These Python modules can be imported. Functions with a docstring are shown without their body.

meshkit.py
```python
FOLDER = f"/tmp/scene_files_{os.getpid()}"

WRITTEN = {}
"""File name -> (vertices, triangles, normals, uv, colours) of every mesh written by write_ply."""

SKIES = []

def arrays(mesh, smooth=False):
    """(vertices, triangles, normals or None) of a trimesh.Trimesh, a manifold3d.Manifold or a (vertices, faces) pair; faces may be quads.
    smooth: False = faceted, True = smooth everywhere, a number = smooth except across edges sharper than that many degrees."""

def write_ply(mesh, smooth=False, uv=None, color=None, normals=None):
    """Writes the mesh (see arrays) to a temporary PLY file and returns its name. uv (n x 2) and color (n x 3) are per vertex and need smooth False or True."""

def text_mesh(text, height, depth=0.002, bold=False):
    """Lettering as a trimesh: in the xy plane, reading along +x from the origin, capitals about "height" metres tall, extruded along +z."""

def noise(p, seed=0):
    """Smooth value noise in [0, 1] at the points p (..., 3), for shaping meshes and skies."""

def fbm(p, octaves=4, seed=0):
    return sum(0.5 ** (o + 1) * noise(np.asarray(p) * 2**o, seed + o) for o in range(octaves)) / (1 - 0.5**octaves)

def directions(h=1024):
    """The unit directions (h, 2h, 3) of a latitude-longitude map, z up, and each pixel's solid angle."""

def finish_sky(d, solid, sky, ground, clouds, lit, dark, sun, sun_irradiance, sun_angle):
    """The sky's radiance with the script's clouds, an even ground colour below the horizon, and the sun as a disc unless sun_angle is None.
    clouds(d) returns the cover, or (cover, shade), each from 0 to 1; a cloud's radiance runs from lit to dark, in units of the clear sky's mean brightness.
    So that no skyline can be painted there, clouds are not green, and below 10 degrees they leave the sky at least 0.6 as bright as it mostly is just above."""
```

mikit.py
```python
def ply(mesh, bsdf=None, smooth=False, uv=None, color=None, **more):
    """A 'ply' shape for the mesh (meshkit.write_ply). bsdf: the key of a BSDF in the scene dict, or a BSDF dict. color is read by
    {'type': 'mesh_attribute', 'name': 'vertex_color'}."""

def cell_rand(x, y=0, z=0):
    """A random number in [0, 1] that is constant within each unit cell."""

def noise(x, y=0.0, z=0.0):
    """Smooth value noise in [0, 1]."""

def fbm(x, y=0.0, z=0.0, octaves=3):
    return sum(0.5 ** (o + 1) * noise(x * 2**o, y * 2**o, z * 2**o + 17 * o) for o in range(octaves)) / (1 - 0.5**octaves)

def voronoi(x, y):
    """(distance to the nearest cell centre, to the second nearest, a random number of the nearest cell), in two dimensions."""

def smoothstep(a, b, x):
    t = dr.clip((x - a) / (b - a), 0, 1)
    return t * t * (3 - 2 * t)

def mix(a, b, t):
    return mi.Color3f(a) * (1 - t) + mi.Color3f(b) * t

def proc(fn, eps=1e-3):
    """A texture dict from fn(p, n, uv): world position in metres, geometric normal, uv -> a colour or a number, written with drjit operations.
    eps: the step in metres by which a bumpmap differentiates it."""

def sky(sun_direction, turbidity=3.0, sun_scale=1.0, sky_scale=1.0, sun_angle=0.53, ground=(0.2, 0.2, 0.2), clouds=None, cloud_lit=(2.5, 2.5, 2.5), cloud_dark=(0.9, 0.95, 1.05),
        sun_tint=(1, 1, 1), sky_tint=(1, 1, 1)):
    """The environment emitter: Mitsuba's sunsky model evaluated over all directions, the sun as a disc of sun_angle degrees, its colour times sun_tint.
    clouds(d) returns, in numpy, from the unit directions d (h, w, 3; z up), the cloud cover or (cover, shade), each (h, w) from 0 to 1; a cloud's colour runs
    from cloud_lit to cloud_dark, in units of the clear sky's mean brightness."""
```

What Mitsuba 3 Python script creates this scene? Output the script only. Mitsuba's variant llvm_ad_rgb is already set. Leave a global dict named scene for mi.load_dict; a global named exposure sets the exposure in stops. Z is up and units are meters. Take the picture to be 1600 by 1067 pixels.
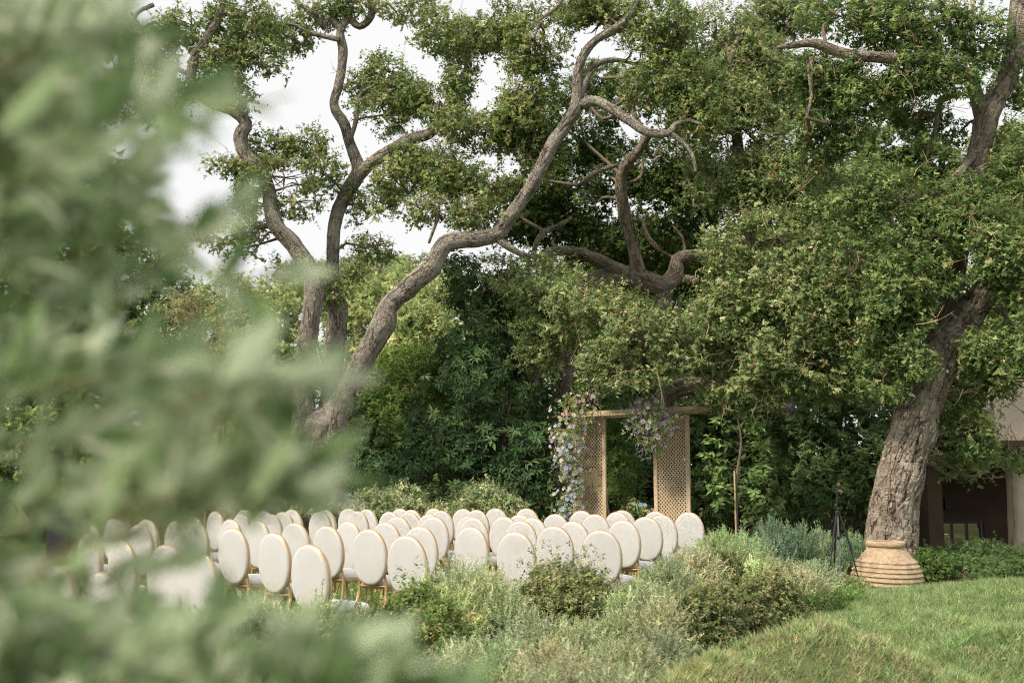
import math, random
import numpy as np
import drjit as dr
import mitsuba as mi
import trimesh
import mikit, meshkit
from mikit import proc, noise, fbm, smoothstep, mix, cell_rand

# ------------------------------------------------------------------ camera, sky, exposure
F_PX, CAM_Z, HORIZON = 1600.0, 1.52, 736.0            # focal length in pixels of a 1600 wide frame
PITCH = math.atan((HORIZON - 533.5) / F_PX)
EYE = np.array([0.0, 0.0, CAM_Z])
FWD = np.array([0.0, math.cos(PITCH), math.sin(PITCH)])
UP = np.array([0.0, -math.sin(PITCH), math.cos(PITCH)])
T = mi.ScalarTransform4f
scene, labels = {}, {}
scene['camera'] = {'type': 'thinlens', 'fov': math.degrees(2 * math.atan(800 / F_PX)), 'fov_axis': 'x',
                   'to_world': T().look_at(origin=EYE.tolist(), target=(EYE + FWD).tolist(), up=[0, 0, 1]),
                   'aperture_radius': 0.0086, 'focus_distance': 11.5, 'near_clip': 0.05, 'far_clip': 2000.0}
SUN = np.array([-0.54, -0.53, 0.76])
scene['sky'] = mikit.sky(SUN.tolist(), turbidity=3, sun_scale=0.80, sun_angle=9.0, clouds=lambda d: np.ones(d.shape[:2]),
                         cloud_lit=(2.52, 2.52, 2.52), ground=(0.10, 0.11, 0.07), sun_tint=(0.90, 0.95, 1.03))
exposure = 2.2

RNG = np.random.default_rng(7)
rnd = random.Random(11)


def at(px, py, y):
    """The world point that is y metres ahead and shows at this pixel of the 1600 wide photograph."""
    r = FWD + np.array([1.0, 0, 0]) * (px - 800) / F_PX + UP * (533.5 - py) / F_PX
    return EYE + r * (y / r[1])


def unit(v):
    v = np.asarray(v, float)
    return v / np.maximum(np.linalg.norm(v, axis=-1, keepdims=True), 1e-12)


# ------------------------------------------------------------------ materials
def const(c):
    return {'type': 'rgb', 'value': list(c)}


VC = {'type': 'mesh_attribute', 'name': 'vertex_color'}


def leaf_bsdf(rough, trans):
    return {'type': 'principledthin', 'base_color': VC, 'roughness': rough, 'diff_trans': trans, 'eta': 1.45}


scene['m_oak_leaf'] = leaf_bsdf(0.42, 0.80)
scene['m_soft_leaf'] = leaf_bsdf(0.60, 0.75)
scene['m_glossy_leaf'] = leaf_bsdf(0.33, 0.35)
scene['m_petal'] = leaf_bsdf(0.7, 0.8)


def bark(c_lo, c_hi, c_crack, su, sv, bump, lichen=0.0):
    def cracks(uv):
        w = fbm(uv.x * 5.0 * su, uv.y * 2.0 * sv, 3.1, 3)
        a = dr.abs(fbm(uv.x * 15.0 * su + w * 1.5, uv.y * 3.4 * sv, 8.2, 4) - 0.5)
        b = dr.abs(fbm(uv.x * 30.0 * su, uv.y * 9.0 * sv + w * 2, 4.4, 3) - 0.5)
        c = dr.abs(fbm(uv.x * 5.0, uv.y * 34.0 + w * 3, 6.4, 3) - 0.5)
        e = smoothstep(0.0, 0.035, a) * (0.45 + 0.55 * smoothstep(0.0, 0.05, b)) * (0.6 + 0.4 * smoothstep(0.0, 0.05, c))
        return e, w, fbm(uv.x * 11.0, uv.y * 5.0, 2.2, 3)

    def col(p, n, uv):
        e, w, r = cracks(uv)
        f = fbm(uv.x * 70, uv.y * 30, 1.7, 3)
        c = mix(c_lo, c_hi, dr.clip(0.5 * w + 0.45 * f + 0.9 * (r - 0.45), 0, 1))
        c = mix(c_crack, c, 0.12 + 0.88 * e)
        l = smoothstep(0.56, 0.66, fbm(p.x * 6.0, p.y * 6.0, p.z * 3.5, 5)) * lichen
        return mix(c, (0.34, 0.35, 0.29), l)

    def hgt(p, n, uv):
        e, w, r = cracks(uv)
        ring = noise(uv.x * 5, uv.y * 42, 0.3)
        return e * 0.9 + 0.5 * fbm(uv.x * 60, uv.y * 30, 5.5, 3) + 0.3 * r + 0.25 * ring

    return {'type': 'twosided', 'bsdf': {'type': 'bumpmap', 'arbitrary': {**proc(hgt, 0.003)}, 'scale': bump,
            'bsdf': {'type': 'principled', 'base_color': proc(col), 'roughness': 0.85, 'specular': 0.25}}}


scene['m_bark_grey'] = bark((0.16, 0.140, 0.118), (0.42, 0.380, 0.330), (0.045, 0.034, 0.027), 1.0, 1.0, 0.030, 0.5)
scene['m_bark_brown'] = bark((0.15, 0.122, 0.098), (0.43, 0.370, 0.305), (0.045, 0.034, 0.026), 0.8, 0.8, 0.034, 0.3)
scene['m_twig'] = {'type': 'twosided', 'bsdf': {'type': 'principled', 'base_color': proc(lambda p, n, uv: mix((0.09, 0.07, 0.052), (0.22, 0.18, 0.14), fbm(p.x * 14, p.y * 14, p.z * 14, 3))), 'roughness': 0.9, 'specular': 0.2}}
scene['m_green_stem'] = {'type': 'twosided', 'bsdf': {'type': 'principled', 'base_color': proc(lambda p, n, uv: mix((0.11, 0.13, 0.05), (0.22, 0.21, 0.11), noise(p.x * 40, p.y * 40, p.z * 40))), 'roughness': 0.7, 'specular': 0.25}}
scene['m_dry_twig'] = {'type': 'twosided', 'bsdf': {'type': 'principled', 'base_color': proc(lambda p, n, uv: mix((0.22, 0.16, 0.10), (0.42, 0.34, 0.23), noise(p.x * 9, p.y * 9, p.z * 9))), 'roughness': 0.9}}


def ground_color(p, n, uv):
    f = fbm(p.x * 1.3, p.y * 1.3, 0.5, 4)
    g = fbm(p.x * 26, p.y * 26, 2.5, 3)
    soil = mix((0.060, 0.046, 0.030), (0.125, 0.098, 0.062), g)
    turf = mix((0.055, 0.085, 0.024), (0.110, 0.140, 0.048), g)
    return mix(soil, turf, smoothstep(0.40, 0.55, f + 0.25 * (g - 0.5)))


scene['m_ground'] = {'type': 'twosided', 'bsdf': {'type': 'bumpmap', 'arbitrary': proc(lambda p, n, uv: fbm(p.x * 30, p.y * 30, 1.5, 3), 0.004), 'scale': 0.02,
                     'bsdf': {'type': 'diffuse', 'reflectance': proc(ground_color)}}}
scene['m_lawn'] = {'type': 'twosided', 'bsdf': {'type': 'diffuse', 'reflectance': proc(lambda p, n, uv: mix((0.062, 0.082, 0.034), (0.155, 0.170, 0.080), fbm(p.x * 18, p.y * 18, 0.7, 4)))}}


def fabric_color(p, n, uv):
    f = fbm(p.x * 4, p.y * 4, p.z * 5, 4)
    slub = fbm(p.x * 22, p.y * 22, p.z * 7, 3)                    # uneven threads of the cloth
    c = mix((0.49, 0.495, 0.495), (0.575, 0.58, 0.582), 0.6 * f + 0.4 * slub)
    return mix(c, (0.44, 0.42, 0.38), smoothstep(0.66, 0.78, fbm(p.x * 6 + 3, p.y * 6, p.z * 6, 4)) * 0.35)


scene['m_fabric'] = {'type': 'twosided', 'bsdf': {'type': 'principled', 'base_color': proc(fabric_color), 'roughness': 0.85, 'sheen': 0.3, 'specular': 0.25}}
scene['m_cushion'] = {'type': 'twosided', 'bsdf': {'type': 'principled', 'base_color': proc(lambda p, n, uv: mix((0.76, 0.745, 0.72), (0.82, 0.805, 0.785), fbm(p.x * 9, p.y * 9, p.z * 9, 3))), 'roughness': 0.75, 'specular': 0.3}}
scene['m_gold'] = {'type': 'twosided', 'bsdf': {'type': 'principled', 'base_color': proc(lambda p, n, uv: mix((0.52, 0.34, 0.155), (0.64, 0.45, 0.235), fbm(p.x * 20, p.y * 20, p.z * 20, 3))), 'roughness': 0.38, 'metallic': 0.45}}


def wood_color(p, n, uv):
    g = fbm(p.x * 30 + 4 * noise(p.x * 3, p.y * 3, p.z * 2), p.y * 30, p.z * 2.2, 4)
    return mix((0.36, 0.265, 0.165), (0.62, 0.50, 0.36), g)


scene['m_wood'] = {'type': 'twosided', 'bsdf': {'type': 'principled', 'base_color': proc(wood_color), 'roughness': 0.7, 'specular': 0.3}}


def clay_color(p, n, uv):
    st = fbm(p.x * 7, p.y * 7, p.z * 3.5, 5)
    gr = fbm(p.x * 60, p.y * 60, p.z * 60, 3)
    c = mix((0.34, 0.245, 0.155), (0.51, 0.40, 0.275), dr.clip(0.75 * st + 0.4 * gr - 0.05, 0, 1))
    c = mix(c, (0.50, 0.43, 0.33), smoothstep(0.54, 0.68, fbm(p.x * 30, p.y * 30, p.z * 14, 4)) * 0.5)
    c = mix(c, (0.20, 0.150, 0.10), smoothstep(0.50, 0.70, fbm(p.x * 40 + 9, p.y * 40, p.z * 60, 4)) * 0.55)
    return mix(c, (0.24, 0.185, 0.125), smoothstep(0.50, 0.64, fbm(p.x * 9, p.y * 9, p.z * 3 + 4, 4)) * 0.5)


scene['m_clay'] = {'type': 'twosided', 'bsdf': {'type': 'bumpmap', 'arbitrary': proc(lambda p, n, uv: fbm(p.x * 70, p.y * 70, p.z * 70, 4), 0.002), 'scale': 0.006,
                   'bsdf': {'type': 'principled', 'base_color': proc(clay_color), 'roughness': 0.9, 'specular': 0.2}}}
scene['m_stucco'] = {'type': 'twosided', 'bsdf': {'type': 'bumpmap', 'arbitrary': proc(lambda p, n, uv: fbm(p.x * 25, p.y * 25, p.z * 25, 4), 0.004), 'scale': 0.01,
                     'bsdf': {'type': 'principled', 'base_color': proc(lambda p, n, uv: mix((0.50, 0.42, 0.33), (0.66, 0.57, 0.47), fbm(p.x * 3, p.y * 3, p.z * 4, 4))), 'roughness': 0.9, 'specular': 0.2}}}
scene['m_shade_brown'] = {'type': 'twosided', 'bsdf': {'type': 'diffuse', 'reflectance': proc(lambda p, n, uv: mix((0.085, 0.060, 0.042), (0.13, 0.098, 0.072), fbm(p.x * 3, p.y * 3, p.z * 4, 4)))}}  # brown darkened so the porch shade is in its colour
scene['m_dark_metal'] = {'type': 'twosided', 'bsdf': {'type': 'principled', 'base_color': const((0.018, 0.018, 0.02)), 'roughness': 0.42, 'specular': 0.5}}
scene['m_grey_metal'] = {'type': 'twosided', 'bsdf': {'type': 'principled', 'base_color': const((0.34, 0.36, 0.40)), 'roughness': 0.35, 'metallic': 0.8}}
scene['m_black'] = {'type': 'twosided', 'bsdf': {'type': 'principled', 'base_color': proc(lambda p, n, uv: mix((0.012, 0.011, 0.011), (0.026, 0.024, 0.023), noise(p.x * 60, p.y * 60, p.z * 60))), 'roughness': 0.6}}
scene['m_white_cloth'] = {'type': 'twosided', 'bsdf': {'type': 'diffuse', 'reflectance': const((0.72, 0.73, 0.76))}}
scene['m_tile'] = {'type': 'twosided', 'bsdf': {'type': 'diffuse', 'reflectance': proc(lambda p, n, uv: mix((0.16, 0.075, 0.045), (0.28, 0.14, 0.085), noise(p.x * 4, p.y * 4, p.z * 4)))}}


# ------------------------------------------------------------------ mesh helpers
def add(key, mesh, mat, smooth=False, uv=None, color=None, kind=None, label=None, cat=None, group=None, **more):
    scene[key] = mikit.ply(mesh, mat, smooth=smooth, uv=uv, color=color, **more)
    tag(key, label, cat, group, kind)
    return key


def tag(key, label=None, cat=None, group=None, kind=None):
    d = {k: v for k, v in dict(label=label, category=cat, group=group, kind=kind).items() if v}
    if d:
        labels[key] = {**labels.get(key, {}), **d}


USED = set()


def name(base):
    k, i = base, 0
    while k in USED:
        i += 1
        k = f'{base}_{i:03d}'
    USED.add(k)
    return k


def cat_meshes(ms):
    vs, fs, n = [], [], 0
    for m in ms:
        v, f = (m.vertices, m.faces) if hasattr(m, 'vertices') else m
        vs.append(np.asarray(v, float)); fs.append(np.asarray(f) + n); n += len(v)
    return np.vstack(vs), np.vstack(fs)


def grid_faces(nu, nv, wrap):
    i, j = np.meshgrid(np.arange(nv - 1), np.arange(nu if wrap else nu - 1), indexing='ij')
    a, b = i * nu + j, i * nu + (j + 1) % nu
    q = np.stack([a, b, b + nu, a + nu], -1).reshape(-1, 4)
    return np.vstack([q[:, [0, 1, 2]], q[:, [0, 2, 3]]])


def spline(pts, rad, step):
    """Catmull-Rom through the points: (points, radii, arc length)."""
    p = np.asarray(pts, float); r = np.asarray(rad, float)
    if len(p) == 2:
        p = np.vstack([p[0], p.mean(0), p[1]]); r = np.array([r[0], r.mean(), r[1]])
    P = np.vstack([2 * p[0] - p[1], p, 2 * p[-1] - p[-2]])
    out, rr = [], []
    for i in range(len(p) - 1):
        n = max(2, int(np.linalg.norm(p[i + 1] - p[i]) / step))
        t = (np.arange(n) / n)[:, None]
        a, b, c, d = P[i:i + 4]
        out.append(0.5 * (2 * b + (c - a) * t + (2 * a - 5 * b + 4 * c - d) * t ** 2 + (3 * b - a - 3 * c + d) * t ** 3))
        rr.append(r[i] + (r[i + 1] - r[i]) * t[:, 0])
    out.append(p[-1:]); rr.append(r[-1:])
    out, rr = np.vstack(out), np.concatenate(rr)
    s = np.concatenate([[0], np.cumsum(np.linalg.norm(np.diff(out, axis=0), axis=1))])
    return out, rr, s


def frames(p):
    t = unit(np.gradient(p, axis=0))
    a = np.zeros_like(t)
    x = np.cross(t[0], [0.0, 1.0, 0.1]); x /= np.linalg.norm(x)
    for i in range(len(p)):
        x = x - t[i] * (x @ t[i]); x /= np.linalg.norm(x)
        a[i] = x
    return t, a, np.cross(t, a)


def limb(pts, rad, step=0.12, sides=14, lump=0.10, seed=0, freq=3.0, knots=(), fissure=0.0):
    """A branch with an uneven, knotty outline: (vertices, faces, uv)."""
    p, r, s = spline(pts, rad, step)
    t, a, b = frames(p)
    th = np.arange(sides + 1) / sides * 2 * np.pi
    ring = np.cos(th)[None, :, None] * a[:, None] + np.sin(th)[None, :, None] * b[:, None]
    q = p[:, None] + ring * r[:, None, None]
    n = meshkit.fbm(q * freq + seed * 13.7, 4, seed) - 0.5
    R = r[:, None] * (1 + 2.2 * lump * n)
    if fissure:
        u = th[None, :] * r[:, None]
        g = np.stack([np.cos(th)[None] * 1.1 + 0 * u, np.sin(th)[None] * 1.1 + 0 * u, s[:, None] * 0.55 + 0 * u], -1) * 2.6
        w = meshkit.fbm(g + seed, 4, seed + 5)
        R = R - fissure * np.clip(1 - np.abs(w - 0.5) / 0.03, 0, 1) - 0.6 * fissure * np.clip(1 - np.abs(meshkit.fbm(g * 1.9 + 7, 3, seed + 9) - 0.5) / 0.03, 0, 1)
        R = R + 0.5 * fissure * (meshkit.fbm(g * 3.3 + 3, 3, seed + 2) - 0.5)
    for ks, ka, kr, kh in knots:
        d2 = ((s[:, None] - ks) / kr) ** 2 + (np.angle(np.exp(1j * (th[None] - ka))) * r[:, None] / kr) ** 2
        R = R + kh * np.exp(-d2) - 0.9 * kh * np.exp(-d2 * 7)
    R[:, -1] = R[:, 0]
    v = (p[:, None] + ring * R[..., None]).reshape(-1, 3)
    uv = np.stack(np.broadcast_arrays(th[None] * r.mean(), s[:, None]), -1).reshape(-1, 2)
    f = grid_faces(sides + 1, len(p), False)
    c0, c1 = len(v), len(v) + 1                                         # end caps
    v = np.vstack([v, p[0] - t[0] * r[0] * 0.3, p[-1] + t[-1] * r[-1] * 0.5])
    uv = np.vstack([uv, [0, 0], [0, s[-1]]])
    k = np.arange(sides); e = (len(p) - 1) * (sides + 1)
    f = np.vstack([f, np.stack([k + 1, k, k * 0 + c0], 1), np.stack([e + k, e + k + 1, k * 0 + c1], 1)])
    return v, f, uv


def tube(pts, rad, sides=6, step=0.1):
    p, r, _ = spline(pts, rad, step)
    t, a, b = frames(p)
    th = np.arange(sides) / sides * 2 * np.pi
    v = p[:, None] + (np.cos(th)[None, :, None] * a[:, None] + np.sin(th)[None, :, None] * b[:, None]) * r[:, None, None]
    f = grid_faces(sides, len(p), True)
    v = np.vstack([v.reshape(-1, 3), p[0], p[-1]])
    k = np.arange(sides); e = (len(p) - 1) * sides; m = len(v)
    f = np.vstack([f, np.stack([(k + 1) % sides, k, k * 0 + m - 2], 1), np.stack([e + k, e + (k + 1) % sides, k * 0 + m - 1], 1)])
    return v, f


def box(sx, sy, sz, c=(0, 0, 0), bev=0.0):
    if bev <= 0:
        m = trimesh.creation.box((sx, sy, sz))
    else:
        m = trimesh.convex.convex_hull(np.vstack([np.array([[x, y, z] for x in (-1, 1) for y in (-1, 1) for z in (-1, 1)]) * (np.array([sx, sy, sz]) / 2 - bev * np.array(k))
                                                  for k in ((0, 1, 1), (1, 0, 1), (1, 1, 0))]))
    m.apply_translation(c)
    return np.array(m.vertices), np.array(m.faces)


def lathe(profile, n=64, c=(0, 0, 0)):
    pr = np.asarray(profile, float)
    th = np.arange(n) / n * 2 * np.pi
    v = np.stack([pr[:, :1] * np.cos(th), pr[:, :1] * np.sin(th), pr[:, 1:] + 0 * th], -1).reshape(-1, 3)
    return v + np.asarray(c), grid_faces(n, len(pr), True)


def moved(m, loc=(0, 0, 0), rotz=0.0):
    v, f = m
    c, s = math.cos(rotz), math.sin(rotz)
    v = np.asarray(v) @ np.array([[c, s, 0], [-s, c, 0], [0, 0, 1]])
    return v + np.asarray(loc), f


# ------------------------------------------------------------------ leaves
LEAF = 2.75              # what a thin leaf reflects and lets through together, over the reflectances listed


def palette(rng, n, cols, weights, jit=0.16):
    c = LEAF * np.array([0.97, 1.0, 0.98]) * np.asarray(cols, float)[rng.choice(len(cols), n, p=np.asarray(weights, float) / np.sum(weights))]
    return c * np.exp(rng.normal(0, jit, (n, 1))) * (1 + rng.normal(0, 0.05, (n, 3)))


def leaf_quads(pos, d, nr, L, W, col, fold=0.25, widest=0.45):
    """Folded four-cornered leaves: base, two sides, tip."""
    d = unit(d); s = unit(np.cross(d, nr)); nr = np.cross(s, d)
    L = np.broadcast_to(L, (len(pos),))[:, None]; W = np.broadcast_to(W, (len(pos),))[:, None]
    m = pos + d * L * widest + nr * W * fold
    v = np.stack([pos, m + s * W / 2, pos + d * L - nr * L * 0.08, m - s * W / 2], 1).reshape(-1, 3)
    k = np.arange(len(pos))[:, None] * 4
    f = np.concatenate([k + [0, 1, 2], k + [0, 2, 3]], 0)
    return v, f, np.repeat(col, 4, 0)


def leaf_tris(pos, d, side, L, W, col):
    d = unit(d); s = unit(np.cross(d, side))
    L = np.broadcast_to(L, (len(pos),))[:, None]; W = np.broadcast_to(W, (len(pos),))[:, None]
    v = np.stack([pos - s * W / 2, pos + s * W / 2, pos + d * L], 1).reshape(-1, 3)
    return v, np.arange(len(v)).reshape(-1, 3), np.repeat(col, 3, 0)


def join_leaves(parts):
    v, f = cat_meshes([(a, b) for a, b, _ in parts])
    return v, f, np.vstack([c for _, _, c in parts])


def sprays(rng, base, axis, length, per, L, W, cols, weights, spread=1.0, rough=0.5, tip=None, tip_share=0.0, jit=0.16, fine=False):
    """per leaves along each twig (base, axis, length), turned round it."""
    n = len(base)
    t = (np.arange(per)[None] + rng.random((n, per))) / per
    axis = unit(axis)
    p = base[:, None] + axis[:, None] * (t * np.broadcast_to(length, (n,))[:, None])[..., None]
    p = p.reshape(-1, 3) + rng.normal(0, 0.008, (n * per, 3))
    ax = np.repeat(axis, per, 0)
    r = unit(rng.normal(size=(n * per, 3)))
    out = unit(np.cross(ax, r))
    d = unit(ax * 0.55 + out * spread + rng.normal(0, rough * 0.4, (n * per, 3)))
    nr = unit(ax * 0.9 + unit(rng.normal(size=(n * per, 3))) * rough * 1.3 + np.array([0, -0.15, 0.45]))   # blades turn their faces outward and up
    d = unit(d - nr * ((d * nr).sum(-1, keepdims=True) - 0.15))
    col = np.repeat(palette(rng, n, cols, weights, jit), per, 0) * np.exp(rng.normal(0, 0.12, (n * per, 1)))
    if tip is not None:
        k = rng.random(n * per) < tip_share
        col[k] = np.asarray(tip) * np.exp(rng.normal(0, 0.15, (k.sum(), 1)))
    size = np.exp(rng.normal(0, 0.28, n * per))
    col = col * (0.78 + 0.55 * meshkit.fbm(p * 1.3, 2, 61))[:, None] ** [1.0, 0.9, 1.0]        # boughs of older and of fresher leaves
    if fine:                                                 # far or tiny leaves: one pointed face each
        return leaf_tris(p, d, nr, L * size, W * size, col)
    return leaf_quads(p, d, nr, L * size, W * size, col)


def in_ellipsoids(rng, blobs, per_m2, gap=0.42, gfreq=1.6, shell=0.62):
    """Points spread through the ellipsoids (centre, radii, weight), more of them near the surface, with noise-shaped gaps: (points, outward)."""
    P, O = [], []
    for c, r, w in blobs:
        n = int(per_m2 * w * np.pi * r[0] * r[2] / 0.62)
        d = unit(rng.normal(size=(n, 3)))
        rad = shell + (1 - shell) * rng.random(n) ** 0.7
        rad = rad * (0.80 + 0.45 * meshkit.fbm(d * 1.7 + c, 3, 3))
        sprig = rng.random(n) < 0.16
        rad = np.where(sprig, 1.0 + 0.5 * rng.random(n) ** 1.6, rad)
        p = c + d * rad[:, None] * r
        keep = meshkit.fbm(p * gfreq, 3, 21) > gap + rng.normal(0, 0.03, n)
        P.append(p[keep]); O.append(d[keep])
    return np.vstack(P), np.vstack(O)


def blob(px, py, rx, ry, y, dy=None, w=1.0):
    c = at(px, py, y); s = y / F_PX
    return c, np.array([rx * s, dy or max(rx, ry) * s * 0.9, ry * s]), w


OAK = dict(cols=[(0.078, 0.105, 0.042), (0.060, 0.090, 0.038), (0.105, 0.124, 0.056), (0.145, 0.155, 0.080), (0.047, 0.068, 0.031)], weights=[4, 4, 3, 1.3, 2])


def filled(blobs, seed, share):
    """The clumps, with looser ones between neighbours."""
    rng = np.random.default_rng(seed)
    C = np.array([b[0] for b in blobs]); out = list(blobs)
    for i, (c, r, w) in enumerate(blobs):
        d = np.linalg.norm(C - c, axis=1); d[i] = 99
        for j in np.argsort(d)[:3]:
            if d[j] < 2.3 and rng.random() < share:
                t = rng.uniform(0.35, 0.65)
                out.append((c * (1 - t) + C[j] * t + rng.normal(0, 0.12, 3), (r + blobs[j][1]) / 2 * rng.uniform(0.55, 0.85), 0.7))
    return out


def dry_twigs(key, blobs, seed, n):
    rng = np.random.default_rng(seed); ms = []
    for _ in range(n):
        c, r, _w = blobs[rng.integers(len(blobs))]
        p = c + unit(rng.normal(size=3) + [-0.1, -0.9, 0.0]) * r * rng.uniform(0.85, 1.1)
        d = unit(rng.normal(size=3) * [1, 0.6, 1] + [0, -0.2, 0.1])
        L = rng.uniform(0.25, 0.6)
        q = p + d * L * 0.5 + rng.normal(0, 0.05, 3)
        e = p + d * L + rng.normal(0, 0.08, 3)
        ms.append(tube([p, q, e], [0.0075, 0.0055, 0.003], 3, 0.2))
        for _k in range(4):
            t = rng.uniform(0.3, 1.0); a = p + (e - p) * t
            ms.append(tube([a, a + unit(d + rng.normal(0, 0.7, 3)) * rng.uniform(0.1, 0.28)], [0.0045, 0.0025], 3, 0.3))
    add(key, cat_meshes(ms), 'm_dry_twig', smooth=True, kind='stuff', label='bare pale twigs poking out of the leaves')


def oak_crown(key, blobs, per_m2=560, per=11, L=0.052, W=0.031, seed=1, cols=None, weights=None, gap=0.42, length=0.16, droop=0.0, tip=(0.30, 0.16, 0.05), tip_share=0.012, mat='m_oak_leaf', **lab):
    rng = np.random.default_rng(seed)
    p, o = in_ellipsoids(rng, blobs, per_m2, gap)
    ax = unit(o * 0.8 + rng.normal(0, 0.55, o.shape) + np.array([0, 0, 0.25 - droop]))
    v, f, c = sprays(rng, p - ax * length * 0.5, ax, length * np.exp(rng.normal(0, 0.25, len(p))), per, L, W, cols or OAK['cols'], weights or OAK['weights'], tip=tip, tip_share=tip_share, fine=True)
    add(key, (v, f), mat, color=c, **lab)
    return p


def branchlets(key, skeleton, blobs, seed, r0=0.035, mat='m_twig', twigs=7, label=None):
    """Thin boughs from the nearest limb into each clump of the crown, with twigs: one part."""
    rng = np.random.default_rng(seed)
    sk = np.vstack([spline(p, [1] * len(p), 0.25)[0] for p in skeleton])
    ms = []
    for c, r, _ in blobs:
        d = np.linalg.norm(sk - c, axis=1) + 0.5 * np.maximum(0, sk[:, 2] - c[2])
        a = sk[np.argmin(d)]
        L = np.linalg.norm(c - a)
        if L > 4.5:
            a = c + (a - c) / L * 2.0; L = 2.0
        if L > 0.25:
            m1 = a + (c - a) * 0.35 + rng.normal(0, 0.10, 3) * L * 0.8 + [0, 0, 0.06 * L]
            m2 = a + (c - a) * 0.7 + rng.normal(0, 0.10, 3) * L * 0.8
            ms.append(tube([a, m1, m2, c], np.array([1, .8, .55, .35]) * r0 * min(1.3, 0.5 + 0.4 * L), 6, 0.14))
        for k in range(twigs):
            e = unit(rng.normal(size=3)) * r * rng.uniform(0.6, 1.0) + c
            m = (c + e) / 2 + rng.normal(0, 0.12, 3) * np.linalg.norm(r) * 0.5
            ms.append(tube([c, m, e], [0.012, 0.008, 0.003], 4, 0.16))
    add(key, cat_meshes(ms), mat, smooth=True, kind='stuff', label=label)


GIRTH = [1.0]


def px_line(pts):
    """[(px, py, y, radius in pixels)] -> points, radii in metres."""
    return [at(a, b, y) for a, b, y, _ in pts], [GIRTH[0] * r * y / F_PX for _, _, y, r in pts]


def add_limb(key, pts, mat, **k):
    lab = {x: k.pop(x) for x in ('label', 'kind') if x in k}
    p, r = px_line(pts)
    v, f, uv = limb(p, r, **k)
    add(key, (v, f), mat, smooth=True, uv=uv, **lab)
    return p


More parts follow.
